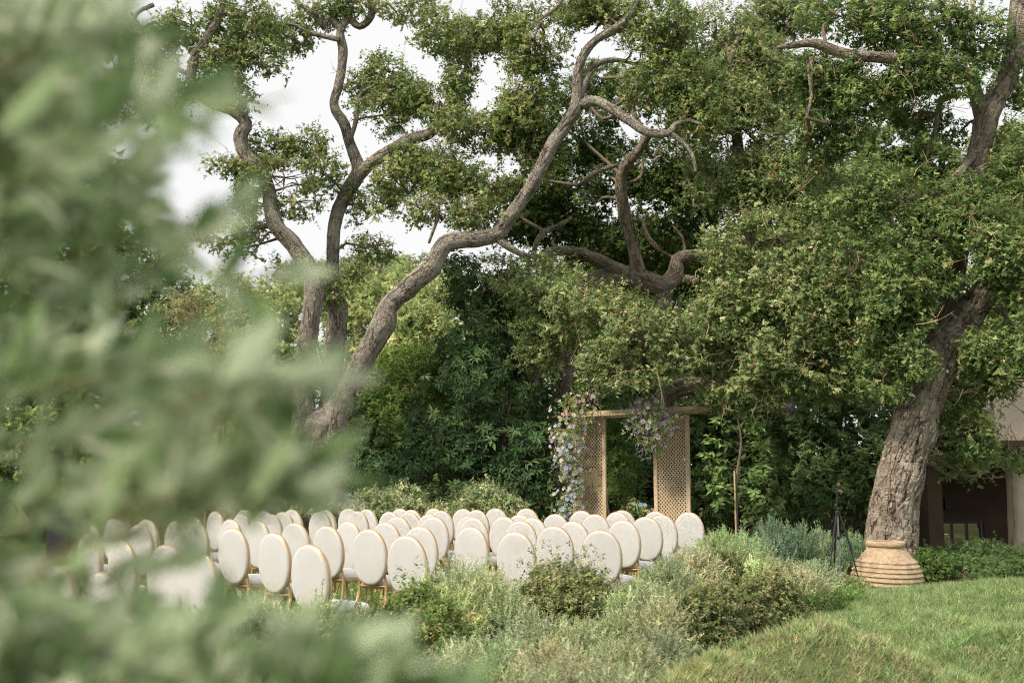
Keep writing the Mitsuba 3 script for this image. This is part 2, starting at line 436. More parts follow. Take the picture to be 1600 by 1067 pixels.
# ------------------------------------------------------------------ ground
MOUNDS = [  # x, y, height, radius x, radius y
(5.9, 11.2, 0.34, 2.0, 1.3), (3.4, 9.3, 0.22, 1.0, 0.7), (1.95, 6.75, 0.54, 0.85, 0.33), (1.05, 5.45, 0.52, 0.62, 0.28), (3.5, 7.4, 0.40, 0.8, 0.38), (2.45, 5.2, 0.30, 0.8, 0.34), (3.3, 5.2, 0.22, 0.7, 0.5), (4.7, 8.3, 0.34, 0.9, 0.45), (5.7, 15.6, 0.30, 1.3, 1.0)]


def gz(x, y):
    x, y = np.asarray(x, float), np.asarray(y, float)
    z = np.zeros(np.broadcast(x, y).shape)
    for mx, my, h, rx, ry in MOUNDS:
        z = z + h * np.exp(-(((x - mx) / rx) ** 2 + ((y - my) / ry) ** 2))
    st = lambda a, b, t: (lambda q: q * q * (3 - 2 * q))(np.clip((t - a) / (b - a), 0, 1))
    z = z - 1.5 * st(6.2, 7.2, x) * st(16.2, 17.6, y) * (1 - st(22.0, 24.5, y))      # the lower court of the house
    p = np.stack([x, y, 0 * x + 0.3], -1)
    near = np.clip((x - 0.1 * y) * 2, 0, 1) * np.clip((12.5 - y) * 0.5, 0, 1) * np.clip((y - 2) * 0.5, 0, 1)
    z = z + near * (0.15 * (meshkit.fbm(p * 2.4, 2, 14) - 0.5) + 0.060 * (meshkit.fbm(p * 7.5, 2, 15) - 0.5))   # tussocks
    return z + 0.05 * (meshkit.fbm(p * 0.8, 3, 4) - 0.5)


def g3(x, y, dz=0.0):
    return np.array([x, y, float(gz(x, y)) + dz])


xs = np.concatenate([-np.geomspace(12, 900, 18)[::-1] - 0.0, np.linspace(-11.8, 11.8, 119), np.geomspace(12, 900, 18)])
ys = np.concatenate([-np.geomspace(4, 900, 16)[::-1], np.linspace(-3.8, 26, 150), np.geomspace(26.5, 1400, 22)])
X, Y = np.meshgrid(xs, ys)
add('ground', (np.stack([X, Y, gz(X, Y)], -1).reshape(-1, 3), grid_faces(len(xs), len(ys), False)), 'm_ground', smooth=True, kind='structure', label='turf and bare soil ground of the garden')


def lawn_side(x, y):
    """Where the soft mounded lawn is: above 0 inside."""
    edge = np.interp(y, [2, 4.5, 6.4, 7.7, 8.8, 12, 14], [-0.9, -0.15, 0.64, 1.25, 2.3, 3.8, 5.0]) + 0.25 * (meshkit.fbm(np.stack([x * 0 + 1.1, y * 0.9, 0 * x], -1), 3, 8) - 0.5)
    return x - edge


X, Y = np.meshgrid(np.linspace(-0.9, 13, 140), np.linspace(2.0, 13.0, 111))
lv = np.stack([X, Y, gz(X, Y) + 0.012], -1).reshape(-1, 3)
lf = grid_faces(140, 111, False)
ok = lawn_side(lv[:, 0], lv[:, 1]) > 0
lf = lf[ok[lf].all(1)]
add('mounded_lawn', (lv, lf), 'm_lawn', smooth=True, kind='structure', label='soft mounded lawn at the lower right')


def blades(rng, x, y, h, w, cols, weights, lean=0.5, jit=0.2, flow=0.0):
    n = len(x)
    b = np.stack([x, y, gz(x, y) + 0.006], -1)
    q = np.stack([x, y, 0 * x], -1)
    fx, fy = (meshkit.fbm(q * 4.0, 2, 91) - 0.5) * 4 * flow, (meshkit.fbm(q * 4.0, 2, 92) - 0.5) * 4 * flow
    d = unit(np.stack([fx + rng.normal(0, lean, n), fy + rng.normal(0, lean, n), np.ones(n)], -1))
    side = unit(np.stack([rng.normal(size=n), rng.normal(size=n), np.zeros(n)], -1))
    return leaf_tris(b, d, side, h * np.exp(rng.normal(0, 0.3, n)), w, palette(rng, n, cols, weights, jit))


rng = np.random.default_rng(31)
n = 80000
gy = 3.6 + 8.9 * rng.random(n) ** 1.15
gx = rng.uniform(-0.12, 0.58, n) * gy + 0.1
k = (lawn_side(gx, gy) > 0) & (rng.random(n) < 0.30 + 1.2 * meshkit.fbm(np.stack([gx * 7, gy * 7, 0 * gx], -1), 2, 5))
gx, gy = gx[k], gy[k]
DRY = [(1.75, 6.68, 0.60, 0.26), (2.5, 6.8, 0.35, 0.24), (0.75, 5.40, 0.42, 0.22), (1.3, 5.42, 0.40, 0.20), (3.0, 8.2, 0.6, 0.3), (4.6, 6.2, 0.5, 0.4)]   # worn straw-coloured patches
dry = sum(np.exp(-((gx - a) / c) ** 2 - ((gy - b) / e) ** 2) for a, b, c, e in DRY)
straw = rng.random(len(gx)) < 0.08 + 0.55 * np.clip(1.2 * dry + 1.2 * (meshkit.fbm(np.stack([gx * 5, gy * 5, 0 * gx], -1), 3, 77) - 0.5) * (dry > 0.05), 0, 1)


def tufts(x, y, h, w, cols, weights, per, spread):
    n = len(x)
    a = rng.random((n, per)) * 2 * np.pi; q = rng.random((n, per)) ** 0.6
    X, Y = x[:, None] + spread * q * np.cos(a), y[:, None] + spread * q * np.sin(a)
    lean = 0.15 + 0.95 * q + rng.normal(0, 0.2, (n, per))
    d = np.stack([np.cos(a) * lean + rng.normal(0, 0.2, (n, per)), np.sin(a) * lean + rng.normal(0, 0.2, (n, per)), np.ones((n, per))], -1).reshape(-1, 3)
    X, Y = X.ravel(), Y.ravel()
    b = np.stack([X, Y, gz(X, Y) + 0.004], -1)
    hh = np.repeat(h * np.exp(rng.normal(0, 0.28, n)), per) * np.exp(rng.normal(0, 0.2, n * per))
    col = np.repeat(palette(rng, n, cols, weights, 0.22), per, 0) * np.exp(rng.normal(0, 0.16, (n * per, 1)))
    return leaf_tris(b, unit(d), rng.normal(size=b.shape), hh, w, col)


va, fa, ca = tufts(gx[~straw], gy[~straw], 0.058, 0.0062, [(0.108, 0.150, 0.066), (0.140, 0.178, 0.088), (0.070, 0.106, 0.042), (0.182, 0.206, 0.116)], [4, 3, 3, 1.6], 9, 0.020)
vb, fb, cb = tufts(gx[straw], gy[straw], 0.052, 0.0055, [(0.200, 0.190, 0.112), (0.165, 0.168, 0.090), (0.235, 0.205, 0.130)], [3, 3, 1], 9, 0.022)
v, f, c = join_leaves([(va, fa, ca), (vb, fb, cb)])
add('grass', (v, f), 'm_soft_leaf', color=c, kind='stuff', label='fine soft grass covering the mounded lawn', cat='grass')

# fallen leaves and petals lying in the grass
rng = np.random.default_rng(33)
gy = rng.uniform(4.2, 11.5, 420); gx = rng.uniform(-0.05, 0.55, 420) * gy
k = lawn_side(gx, gy) > 0.1
gx, gy = gx[k], gy[k]
b = np.stack([gx, gy, gz(gx, gy) + 0.045], -1)
v, f, c = leaf_quads(b, np.stack([rng.normal(size=len(b)), rng.normal(size=len(b)), rng.normal(0, 0.2, len(b))], -1), rng.normal(0, 0.3, b.shape) + [0, 0, 1], 0.032, 0.019, palette(rng, len(b), [(0.16, 0.075, 0.03), (0.20, 0.12, 0.05), (0.22, 0.21, 0.27), (0.24, 0.19, 0.11)], [3, 3, 2, 3]))
add('fallen_leaves', (v, f), 'm_oak_leaf', color=c, kind='stuff', label='small brown fallen leaves and pale petals lying in the lawn', cat='leaves')

# ------------------------------------------------------------------ chairs
CHAIRS = [(127, 815), (158, 832), (168, 817), (192, 808), (222, 817), (243, 810.5), (211, 842), (182, 887), (112, 876),
          (282, 811.5), (315, 806), (320, 814), (343.5, 798), (371, 810), (377, 825), (274, 848), (327, 858), (393, 795.5), (388, 799.7), (410, 811.5),
          (434, 797), (435, 801), (475, 795.5), (476, 798.5), (469, 815), (439.5, 832), (497, 847.6), (512, 794.7), (521, 798), (544, 794), (554.5, 797.7),
          (578, 794), (593, 797.7), (620, 793.5), (640, 799), (634, 807.3), (522.5, 820), (549, 814.4), (585, 825), (611, 815.4), (644.5, 835), (666, 821.7),
          (659.7, 795), (674, 803), (690, 795), (699, 793.5), (693, 807.3), (727, 793.5), (742, 795), (726, 806.6), (753, 808.2), (734, 821.7), (767, 793), (776.5, 807),
          (808, 793), (815, 802), (835.6, 808.2), (815, 813), (807, 827.5), (870, 820), (871, 801), (908.5, 797.7), (899, 813.5), (930.6, 802.8), (964, 799.7), (971.7, 797),
          (971, 812.3), (938, 824), (1011, 806), (1022, 798), (1033, 803.6), (1073.6, 799.7)]
OA, OB, OZ, TILT = 0.212, 0.272, 0.700, math.radians(5)


def oval(a, b, n=44):
    th = np.arange(n) / n * 2 * np.pi
    e = 2 / 2.15
    return np.stack([a * np.sign(np.cos(th)) * np.abs(np.cos(th)) ** e, b * np.sign(np.sin(th)) * np.abs(np.sin(th)) ** e], -1)


def tilt(v):
    v = np.asarray(v, float).copy()
    z = v[:, 2] - (OZ - OB)
    v[:, 1] -= z * math.tan(TILT)
    return v


def chair_meshes():
    n = 44
    ringp = [(-0.018, -0.007), (-0.012, -0.011), (-0.003, -0.011), (0.0, -0.008), (0.0, 0.008), (-0.003, 0.011), (-0.012, 0.011), (-0.018, 0.007), (-0.018, -0.007)]
    ring = np.concatenate([np.stack([*(oval(OA + d, OB + d, n).T), np.full(n, y)], -1) for d, y in ringp])[:, [0, 2, 1]] + [0, 0, OZ]
    frame = tilt(ring), grid_faces(n, len(ringp), True)

    def pad(sign, depth):
        prof = [(1.0, 0.006), (0.985, 0.45), (0.95, 0.78), (0.88, 0.93), (0.6, 1.0), (0.0, 1.0)]
        v = np.concatenate([np.stack([*(oval((OA - 0.006) * k, (OB - 0.006) * k, n).T), np.full(n, sign * (0.008 + depth * h))], -1) for k, h in prof])[:, [0, 2, 1]] + [0, 0, OZ]
        f = grid_faces(n, len(prof), True)
        return tilt(v), f if sign > 0 else f[:, ::-1]

    def seat(profile):
        th = np.arange(36) / 36 * 2 * np.pi
        e = 2 / 3.2
        sx = np.sign(np.cos(th)) * np.abs(np.cos(th)) ** e; sy = np.sign(np.sin(th)) * np.abs(np.sin(th)) ** e
        wide = 1 + 0.06 * sy
        v = np.concatenate([np.stack([0.225 * k * sx * wide, 0.25 + 0.215 * k * sy, np.full(36, z)], -1) for k, z in profile])
        return v, grid_faces(36, len(profile), True)

    cushion = seat([(0.95, 0.432), (0.985, 0.437), (1.0, 0.452), (0.985, 0.470), (0.93, 0.483), (0.75, 0.493), (0.4, 0.498), (0.0, 0.5)])
    rail = seat([(0.02, 0.392), (0.93, 0.392), (0.985, 0.396), (1.0, 0.405), (1.0, 0.424), (0.985, 0.431), (0.9, 0.431)])
    legs = [tube([(sx * 0.175, 0.435, 0.40), (sx * 0.18, 0.45, 0.2), (sx * 0.185, 0.46, 0.0)], [0.017, 0.014, 0.010], 8) for sx in (-1, 1)]
    legs += [tube([(sx * 0.165, -0.004, 0.55), (sx * 0.160, 0.030, 0.41), (sx * 0.17, -0.01, 0.2), (sx * 0.19, -0.10, 0.0)], [0.010, 0.015, 0.013, 0.010], 8) for sx in (-1, 1)]
    bar = tube([(-0.16, 0.026, 0.425), (0, 0.020, 0.420), (0.16, 0.026, 0.425)], [0.009] * 3, 8)
    return dict(back_frame=(frame, 'm_gold'), back_pad=(pad(-1, 0.024), 'm_fabric'), front_pad=(pad(1, 0.036), 'm_fabric'), seat_cushion=(cushion, 'm_cushion'), seat_rail=(rail, 'm_gold'),
                leg=(legs[0], 'm_gold'), leg_001=(legs[1], 'm_gold'), leg_002=(legs[2], 'm_gold'), leg_003=(legs[3], 'm_gold'), back_rail=(bar, 'm_gold'))


CH_PLY = {k: mikit.ply(m, mat, smooth=40) for k, (m, mat) in chair_meshes().items()}
TOPZ = 0.955
pos = []
for px, py in CHAIRS:
    s = (py - HORIZON) / (CAM_Z - TOPZ)
    pos.append(((px - 800) / s, F_PX / s))
pos = np.array(pos)


def facing(x, y):
    return math.radians(30.0 - 1.6 * np.clip(x, -4, 3))


for _ in range(60):                                       # no two chairs stand in one another
    for i in range(len(pos)):
        for j in range(i):
            d = pos[i] - pos[j]
            th = facing(*pos[i])
            u, w = d @ [math.sin(th), math.cos(th)] / 0.60, d @ [math.cos(th), -math.sin(th)] / 0.47
            q = math.hypot(u, w)
            if q < 1:
                m = d / np.linalg.norm(d) * min(0.03, 0.25 * (1 - q))
                pos[i] += m; pos[j] -= m
ORD = 'first second third fourth fifth sixth seventh eighth ninth tenth eleventh twelfth thirteenth fourteenth fifteenth sixteenth seventeenth eighteenth nineteenth twentieth twenty-first twenty-second'.split()
BANDS = [(798.2, 'farthest'), (804, 'second-farthest'), (812.4, 'middle'), (822, 'second-nearest'), (999, 'nearest')]
band = [next(b for b in range(5) if py < BANDS[b][0]) for _, py in CHAIRS]
for i in sorted(range(len(CHAIRS)), key=lambda i: (-CHAIRS[i][1])):
    key = name('banquet_chair')
    x, y = pos[i]
    mine = sorted((k for k in range(len(CHAIRS)) if band[k] == band[i]), key=lambda k: CHAIRS[k][0])
    r = mine.index(i)
    t = f'from left' if r <= len(mine) // 2 else 'from right'
    r = r if r <= len(mine) // 2 else len(mine) - 1 - r
    tag(key, f'cream oval-back chair, {ORD[r]} {t} in the {BANDS[band[i]][1]} row of chair tops', 'chair', 'oval-back chairs set out facing the lattice arch')
    m = T().translate(g3(x, y, -0.01).tolist()).rotate([0, 0, 1], -math.degrees(facing(x, y)) + rnd.uniform(-6, 6)).rotate([1, 0, 0], rnd.uniform(-1.6, 1.6)).rotate([0, 1, 0], rnd.uniform(-1.2, 1.2))
    for p, d in CH_PLY.items():
        scene[f'{key}__{p}'] = {**d, 'to_world': m}

# turf under and around the chairs
rng = np.random.default_rng(32)
n = 90000
gy = rng.uniform(5.5, 17.0, n); gx = rng.uniform(-0.52, 0.22, n) * gy
k = rng.random(n) < 0.35 + meshkit.fbm(np.stack([gx * 3, gy * 3, 0 * gx], -1), 3, 6)
va, fa, ca = blades(rng, gx[k], gy[k], 0.075, 0.010, [(0.085, 0.13, 0.036), (0.11, 0.155, 0.05), (0.06, 0.09, 0.026), (0.20, 0.20, 0.09)], [4, 3, 3, 1], lean=0.55)
add('turf', (va, fa), 'm_soft_leaf', color=ca, kind='stuff', label='rough green turf under and between the chairs', cat='grass')


# ------------------------------------------------------------------ trees
GREY, BROWN = 'm_bark_grey', 'm_bark_brown'

# the three-stemmed oak behind the chairs, left of the middle
GIRTH[0] = 0.78
a = name('oak_tree')
tag(a, 'tall grey three-stemmed oak with open crown against the sky, behind the chairs left of centre', 'tree')
sk = []
sk.append(add_limb(a + '__trunk', [(492, 812, 17.2, 72), (494, 760, 17.2, 62), (497, 705, 17.2, 52), (502, 650, 17.1, 42)], GREY, sides=40, step=0.08, lump=0.10, seed=3, fissure=0.03))
sk.append(add_limb(a + '__stem', [(478, 720, 17.1, 30), (474, 650, 17.0, 23), (474, 590, 16.9, 20), (480, 535, 16.8, 19), (490, 470, 16.7, 19), (486, 430, 16.7, 21), (462, 388, 16.7, 17), (430, 350, 16.6, 17), (420, 300, 16.6, 15), (405, 265, 16.5, 15), (382, 240, 16.5, 14), (376, 212, 16.5, 15), (384, 192, 16.5, 14), (362, 172, 16.4, 13), (328, 158, 16.3, 12), (300, 130, 16.2, 11), (304, 92, 16.2, 10), (322, 62, 16.2, 9), (345, 20, 16.2, 7), (352, -30, 16.2, 5)],
                   GREY, sides=24, step=0.07, lump=0.16, seed=4, fissure=0.020))
sk.append(add_limb(a + '__stem_001', [(512, 720, 17.2, 34), (516, 640, 17.2, 24), (520, 570, 17.3, 21), (527, 500, 17.3, 21), (526, 478, 17.3, 22), (520, 445, 17.4, 14), (520, 400, 17.4, 13.5), (524, 345, 17.5, 14), (540, 305, 17.6, 15), (556, 278, 17.6, 16), (560, 262, 17.6, 14), (548, 228, 17.7, 11), (538, 195, 17.7, 11), (522, 165, 17.8, 10), (530, 130, 17.8, 9.5), (536, 85, 17.9, 10), (532, 50, 17.9, 9), (545, 30, 18, 8.5), (562, 42, 18, 7.5), (580, 25, 18, 7.5), (578, 0, 18, 7), (575, -40, 18, 5)],
                   GREY, sides=24, step=0.07, lump=0.14, seed=5, fissure=0.020))
sk.append(add_limb(a + '__stem_002', [(512, 740, 17.1, 34), (526, 650, 17.0, 26), (541, 610, 16.9, 22), (572, 553, 16.8, 22), (600, 505, 16.7, 25), (606, 480, 16.7, 20), (640, 447, 16.6, 19), (676, 416, 16.5, 20), (690, 388, 16.4, 19), (708, 377, 16.4, 17), (748, 373, 16.4, 17), (778, 365, 16.4, 16), (800, 335, 16.3, 14), (832, 288, 16.2, 14), (862, 228, 16.1, 14), (878, 205, 16.1, 14), (900, 168, 16.0, 13), (902, 120, 16.0, 9), (910, 90, 16.0, 9), (930, 64, 15.9, 8), (968, 40, 15.8, 8), (990, 15, 15.7, 8), (1003, -20, 15.6, 7)],
                   GREY, sides=26, step=0.07, lump=0.16, seed=6, fissure=0.020, knots=((9.2, 2.0, 0.09, 0.06), (3.4, 4.0, 0.12, 0.07), (5.6, 1.0, 0.1, 0.05))))
for q in ([(556, 282, 17.6, 13), (580, 255, 17.5, 12.5), (612, 234, 17.4, 12.5), (645, 217, 17.3, 13), (672, 208, 17.2, 11), (690, 185, 17.2, 9), (705, 150, 17.2, 8), (730, 110, 17.2, 8), (732, 75, 17.2, 6), (745, 30, 17.2, 5)],
          [(905, 165, 16.0, 11), (930, 158, 15.9, 10.5), (955, 170, 15.8, 10), (985, 190, 15.7, 10), (1012, 207, 15.6, 9.5), (1045, 208, 15.5, 8), (1055, 195, 15.5, 6), (1076, 188, 15.4, 4), (1096, 195, 15.3, 2.5)],
          [(905, 155, 16.0, 8), (918, 120, 16.1, 7.5), (935, 100, 16.2, 6.5), (962, 94, 16.2, 5), (990, 100, 16.3, 3)],
          [(1050, 210, 15.5, 6), (1072, 228, 15.5, 5), (1083, 245, 15.5, 4), (1087, 268, 15.5, 3)],
          [(536, 50, 17.9, 7), (515, 28, 17.9, 6), (504, 44, 17.9, 5.5), (495, 25, 17.8, 5), (470, 8, 17.8, 4.5), (445, -15, 17.8, 3)],
          [(530, 62, 17.8, 6), (510, 58, 17.8, 5), (480, 50, 17.7, 4.5), (455, 38, 17.6, 3.5), (430, 40, 17.6, 2.5)],
          [(545, 225, 17.6, 5), (556, 190, 17.5, 5), (562, 150, 17.5, 4), (590, 130, 17.4, 3)],
          [(600, 125, 17.4, 3), (612, 130, 17.3, 4), (640, 137, 17.2, 3)],
          [(776, 372, 16.4, 9), (795, 386, 16.4, 8), (812, 396, 16.5, 6), (835, 402, 16.7, 4)],
          [(690, 300, 17.0, 4), (715, 292, 17.0, 5), (745, 303, 17.0, 4), (790, 306, 17.2, 3)],
          [(670, 380, 16.8, 3), (684, 335, 16.8, 3.5), (668, 318, 16.8, 3), (650, 345, 16.8, 2)],
          [(770, 175, 16.8, 3), (800, 180, 16.8, 3.5), (825, 183, 16.8, 3), (842, 180, 16.8, 2)],
          [(835, 60, 16.0, 2), (846, 30, 16.0, 3), (870, 12, 16, 4), (885, -10, 16, 4)],
          [(960, 45, 15.8, 5), (985, 38, 15.8, 4.5), (1010, 48, 15.8, 4), (1045, 45, 15.8, 3)],
          [(300, 118, 16.2, 5), (262, 100, 16.2, 5), (235, 70, 16.2, 4), (205, 20, 16.2, 3.5)],
          [(240, 8, 16.2, 5), (215, 20, 16.2, 4), (205, 45, 16.2, 3)]):
    sk.append(add_limb(name(a + '__branch'), q, GREY, sides=12, step=0.09, lump=0.16, seed=len(sk) + 5))
A_BL = [blob(*q) for q in [
    (235, 85, 40, 35, 16.5), (300, 40, 50, 30, 16.6), (380, 28, 55, 34, 16.5), (402, 88, 50, 36, 16.6), (340, 100, 40, 34, 16.4), (368, 148, 32, 26, 16.4), (245, 140, 55, 36, 16.3), (200, 185, 40, 20, 16.3), (180, 110, 35, 40, 16.3),
    (425, 232, 40, 28, 16.9), (478, 222, 36, 24, 16.9), (505, 270, 34, 36, 17), (445, 278, 52, 32, 16.6), (462, 316, 46, 24, 16.8), (392, 292, 24, 34, 16.5), (352, 262, 30, 14, 16.5), (340, 370, 50, 20, 16.6), (390, 360, 24, 20, 16.7), (435, 420, 30, 16, 16.9),
    (455, 58, 38, 26, 18), (500, 15, 44, 20, 18), (560, 5, 40, 16, 18), (604, 112, 36, 30, 17.6), (568, 140, 28, 30, 17.8), (595, 180, 44, 36, 17.5), (640, 150, 32, 30, 17.4), (690, 165, 42, 36, 17.3), (722, 118, 28, 34, 17.2), (700, 55, 52, 40, 17.2), (770, 36, 62, 44, 17), (640, 14, 50, 22, 17.6), (722, 200, 38, 28, 17), (775, 212, 46, 32, 16.9),
    (622, 278, 44, 34, 17.3), (588, 330, 40, 42, 17.5), (590, 382, 40, 26, 17.4), (556, 310, 14, 24, 17.6), (700, 268, 54, 38, 17), (682, 330, 50, 28, 17), (742, 338, 44, 26, 16.6), (770, 290, 34, 36, 16.8), (524, 450, 22, 30, 17.1), (640, 240, 30, 20, 17.2),
    (850, 55, 62, 52, 16.6), (830, 125, 44, 40, 16.7), (950, 25, 56, 34, 16.3), (1035, 35, 60, 46, 15.9), (1045, 118, 60, 56, 15.9), (1000, 140, 30, 36, 16), (900, 10, 56, 24, 16.4), (810, 190, 42, 34, 16.6), (850, 235, 34, 34, 16.9), (1090, 180, 50, 50, 15.8)]]
A_BL = filled(A_BL, 31, 0.30)
oak_crown(a + '__crown', A_BL, seed=41, per_m2=430, gap=0.43, length=0.2, cols=[(0.088, 0.112, 0.042), (0.066, 0.094, 0.036), (0.120, 0.132, 0.056), (0.165, 0.168, 0.082), (0.050, 0.072, 0.030)], weights=[4, 3, 3, 2, 1.5])
dry_twigs(a + '__dry_twig', A_BL, 61, 60)
branchlets(a + '__twig', sk, A_BL, 51)

# the dark oak in the middle distance
GIRTH[0] = 0.78
a = name('oak_tree')
tag(a, 'dark crooked oak in deep shade behind the tallest leaning stem, above the arch', 'tree')
sk = []
sk.append(add_limb(a + '__trunk', [(868, 800, 20.5, 30), (852, 680, 20.4, 22), (838, 625, 20.3, 20), (834, 580, 20.2, 18), (850, 530, 20.2, 16), (905, 470, 20.2, 20), (935, 438, 20, 22), (985, 432, 20, 21), (1035, 446, 20, 21), (1056, 425, 20, 17), (1058, 405, 20, 13), (1085, 398, 20, 11), (1112, 396, 20, 9)], BROWN, sides=26, step=0.09, lump=0.15, seed=12, fissure=0.015))
sk.append(add_limb(a + '__stem', [(868, 790, 20.5, 26), (872, 660, 20.5, 17), (880, 610, 20.4, 15), (890, 560, 20.4, 14), (880, 500, 20.4, 10)], BROWN, sides=20, step=0.09, lump=0.14, seed=13))
sk.append(add_limb(a + '__stem_001', [(1040, 452, 20, 17), (1032, 480, 20.1, 17), (1028, 520, 20.2, 14), (1050, 500, 20.4, 8), (1060, 470, 20.3, 8)], BROWN, sides=20, step=0.09, lump=0.14, seed=14))
sk.append(add_limb(a + '__stem_002', [(1000, 440, 20, 16), (988, 380, 19.8, 12), (976, 335, 19.6, 13), (970, 290, 19.4, 12), (976, 262, 19.2, 11), (998, 236, 19, 10), (1012, 212, 18.8, 9)], BROWN, sides=18, step=0.08, lump=0.16, seed=15))
for q in ([(833, 402, 19, 5), (838, 380, 18.9, 6), (852, 362, 18.9, 6), (875, 352, 18.9, 5), (893, 340, 18.9, 4)], [(1032, 392, 19, 4), (1020, 380, 19, 5), (1008, 362, 19, 5), (1006, 342, 19, 4), (1014, 335, 19, 3)],
          [(838, 410, 19, 10), (870, 392, 19.2, 10), (920, 400, 19.5, 12), (985, 430, 20, 14)], [(905, 290, 19, 5), (930, 270, 19, 5), (965, 258, 19, 4)], [(1040, 440, 20, 9), (1075, 436, 20, 9), (1090, 440, 20, 7)],
          [(1000, 200, 18.8, 6), (985, 160, 18.8, 5), (990, 120, 18.8, 4)]):
    sk.append(add_limb(name(a + '__branch'), q, BROWN, sides=12, step=0.09, lump=0.16, seed=len(sk) + 25))
B_BL = [blob(*q) for q in [
    (790, 330, 44, 52, 20), (842, 288, 52, 52, 20.4), (900, 318, 54, 52, 20.8), (950, 270, 52, 52, 20.8), (850, 350, 46, 36, 20.6), (930, 385, 66, 36, 21.2), (1018, 262, 54, 54, 20.6), (1045, 335, 56, 56, 20.6), (900, 215, 54, 46, 20.6), (1068, 235, 54, 54, 20), (1000, 375, 56, 46, 21.4),
    (865, 175, 40, 36, 20), (985, 150, 46, 46, 20.4), (1090, 420, 50, 50, 21.4), (1080, 480, 50, 44, 21.6), (960, 470, 40, 30, 21.5), (1130, 330, 56, 56, 20.6), (1120, 120, 60, 60, 20.5), (930, 120, 40, 30, 20.6)]]
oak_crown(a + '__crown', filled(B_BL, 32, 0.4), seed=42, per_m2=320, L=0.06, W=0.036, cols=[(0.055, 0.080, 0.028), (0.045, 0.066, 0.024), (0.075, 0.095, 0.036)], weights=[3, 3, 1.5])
branchlets(a + '__twig', sk, B_BL, 52)

# the low spreading oak over the arch
GIRTH[0] = 0.9
a = name('oak_tree')
tag(a, 'broad low oak canopy of small olive leaves spreading over the lattice arch', 'tree')
sk = []
sk.append(add_limb(a + '__trunk', [(1250, 830, 21.4, 27), (1232, 700, 21.2, 24), (1222, 640, 20.6, 22), (1200, 560, 19.4, 22), (1180, 480, 17.6, 20), (1170, 400, 17.2, 16), (1160, 300, 17, 12), (1150, 200, 16.8, 9), (1140, 100, 16.6, 6)], BROWN, sides=26, step=0.09, lump=0.14, seed=16, fissure=0.015))
sk.append(add_limb(a + '__low_bough', [(1222, 640, 20.4, 18), (1180, 626, 18.6, 18), (1140, 618, 17.4, 18), (1100, 606, 17.1, 17), (1072, 604, 17.0, 17), (1050, 612, 16.9, 17), (1036, 628, 16.9, 16), (1028, 650, 16.9, 10)], BROWN, sides=26, step=0.06, lump=0.15, seed=17, fissure=0.020, label='thick drooping bough just above the arch'))
for q in ([(1180, 480, 17.6, 12), (1120, 470, 16.6, 9), (1060, 500, 15.8, 7), (1000, 520, 15.3, 4)], [(1190, 520, 17.8, 12), (1250, 470, 16.6, 9), (1310, 440, 15.6, 6)], [(1165, 330, 17, 8), (1220, 280, 16.5, 6), (1260, 230, 16, 4)], [(1165, 350, 17, 7), (1120, 290, 16.6, 5), (1090, 240, 16.4, 4)],
          [(1200, 560, 18.2, 10), (1260, 560, 17, 8), (1330, 550, 16, 5)], [(1060, 500, 15.8, 5), (960, 490, 16, 4), (880, 480, 17, 3)], [(1180, 480, 17.6, 8), (1200, 400, 16.4, 6), (1230, 360, 15.6, 4)]):
    sk.append(add_limb(name(a + '__branch'), q, BROWN, sides=12, step=0.1, lump=0.16, seed=len(sk) + 35))
C_BL = [blob(*q) for q in [
    (1120, 60, 64, 54, 17.4), (1185, 115, 62, 62, 17.0), (1110, 150, 54, 54, 16.8), (1165, 205, 64, 54, 16.6), (1235, 165, 50, 50, 17.4), (1245, 22, 60, 34, 17.6), (1120, 275, 54, 52, 16.6), (1185, 290, 58, 54, 16.4), (1250, 275, 56, 54, 16.2), (1195, 30, 40, 40, 17.6),
    (1150, 395, 54, 50, 15.6), (1215, 370, 62, 50, 15.3), (1285, 390, 62, 54, 15.2), (1185, 462, 70, 54, 15.4), (1262, 470, 70, 54, 15.0), (1338, 450, 62, 56, 15.0), (1350, 540, 54, 56, 15.2), (1262, 556, 70, 54, 15.2), (1172, 556, 70, 54, 15.4), (1085, 535, 56, 46, 15.5),
    (1005, 525, 64, 44, 15.4), (950, 488, 54, 42, 15.9), (900, 465, 48, 38, 16.6), (990, 578, 60, 30, 15.5), (1082, 566, 56, 26, 15.5), (1200, 612, 56, 26, 15.6), (935, 568, 36, 36, 15.9), (1130, 498, 56, 46, 15.7), (1300, 612, 50, 28, 15.3), (1140, 610, 50, 26, 15.6),
    (838, 440, 54, 44, 17.6), (880, 500, 46, 44, 17.3), (850, 545, 44, 36, 17.8), (780, 425, 40, 26, 18.2), (1310, 330, 56, 54, 15.4), (1390, 610, 40, 26, 15.6)]]
dry_twigs(a + '__dry_twig', C_BL, 63, 110)
oak_crown(a + '__crown', filled(C_BL, 33, 0.45), seed=43, per_m2=470, length=0.2, cols=[(0.098, 0.122, 0.052), (0.077, 0.104, 0.044), (0.134, 0.148, 0.072), (0.190, 0.190, 0.108), (0.057, 0.080, 0.034)], weights=[4, 4, 3, 1.6, 1.5], gap=0.40)
branchlets(a + '__twig', sk, C_BL, 53)

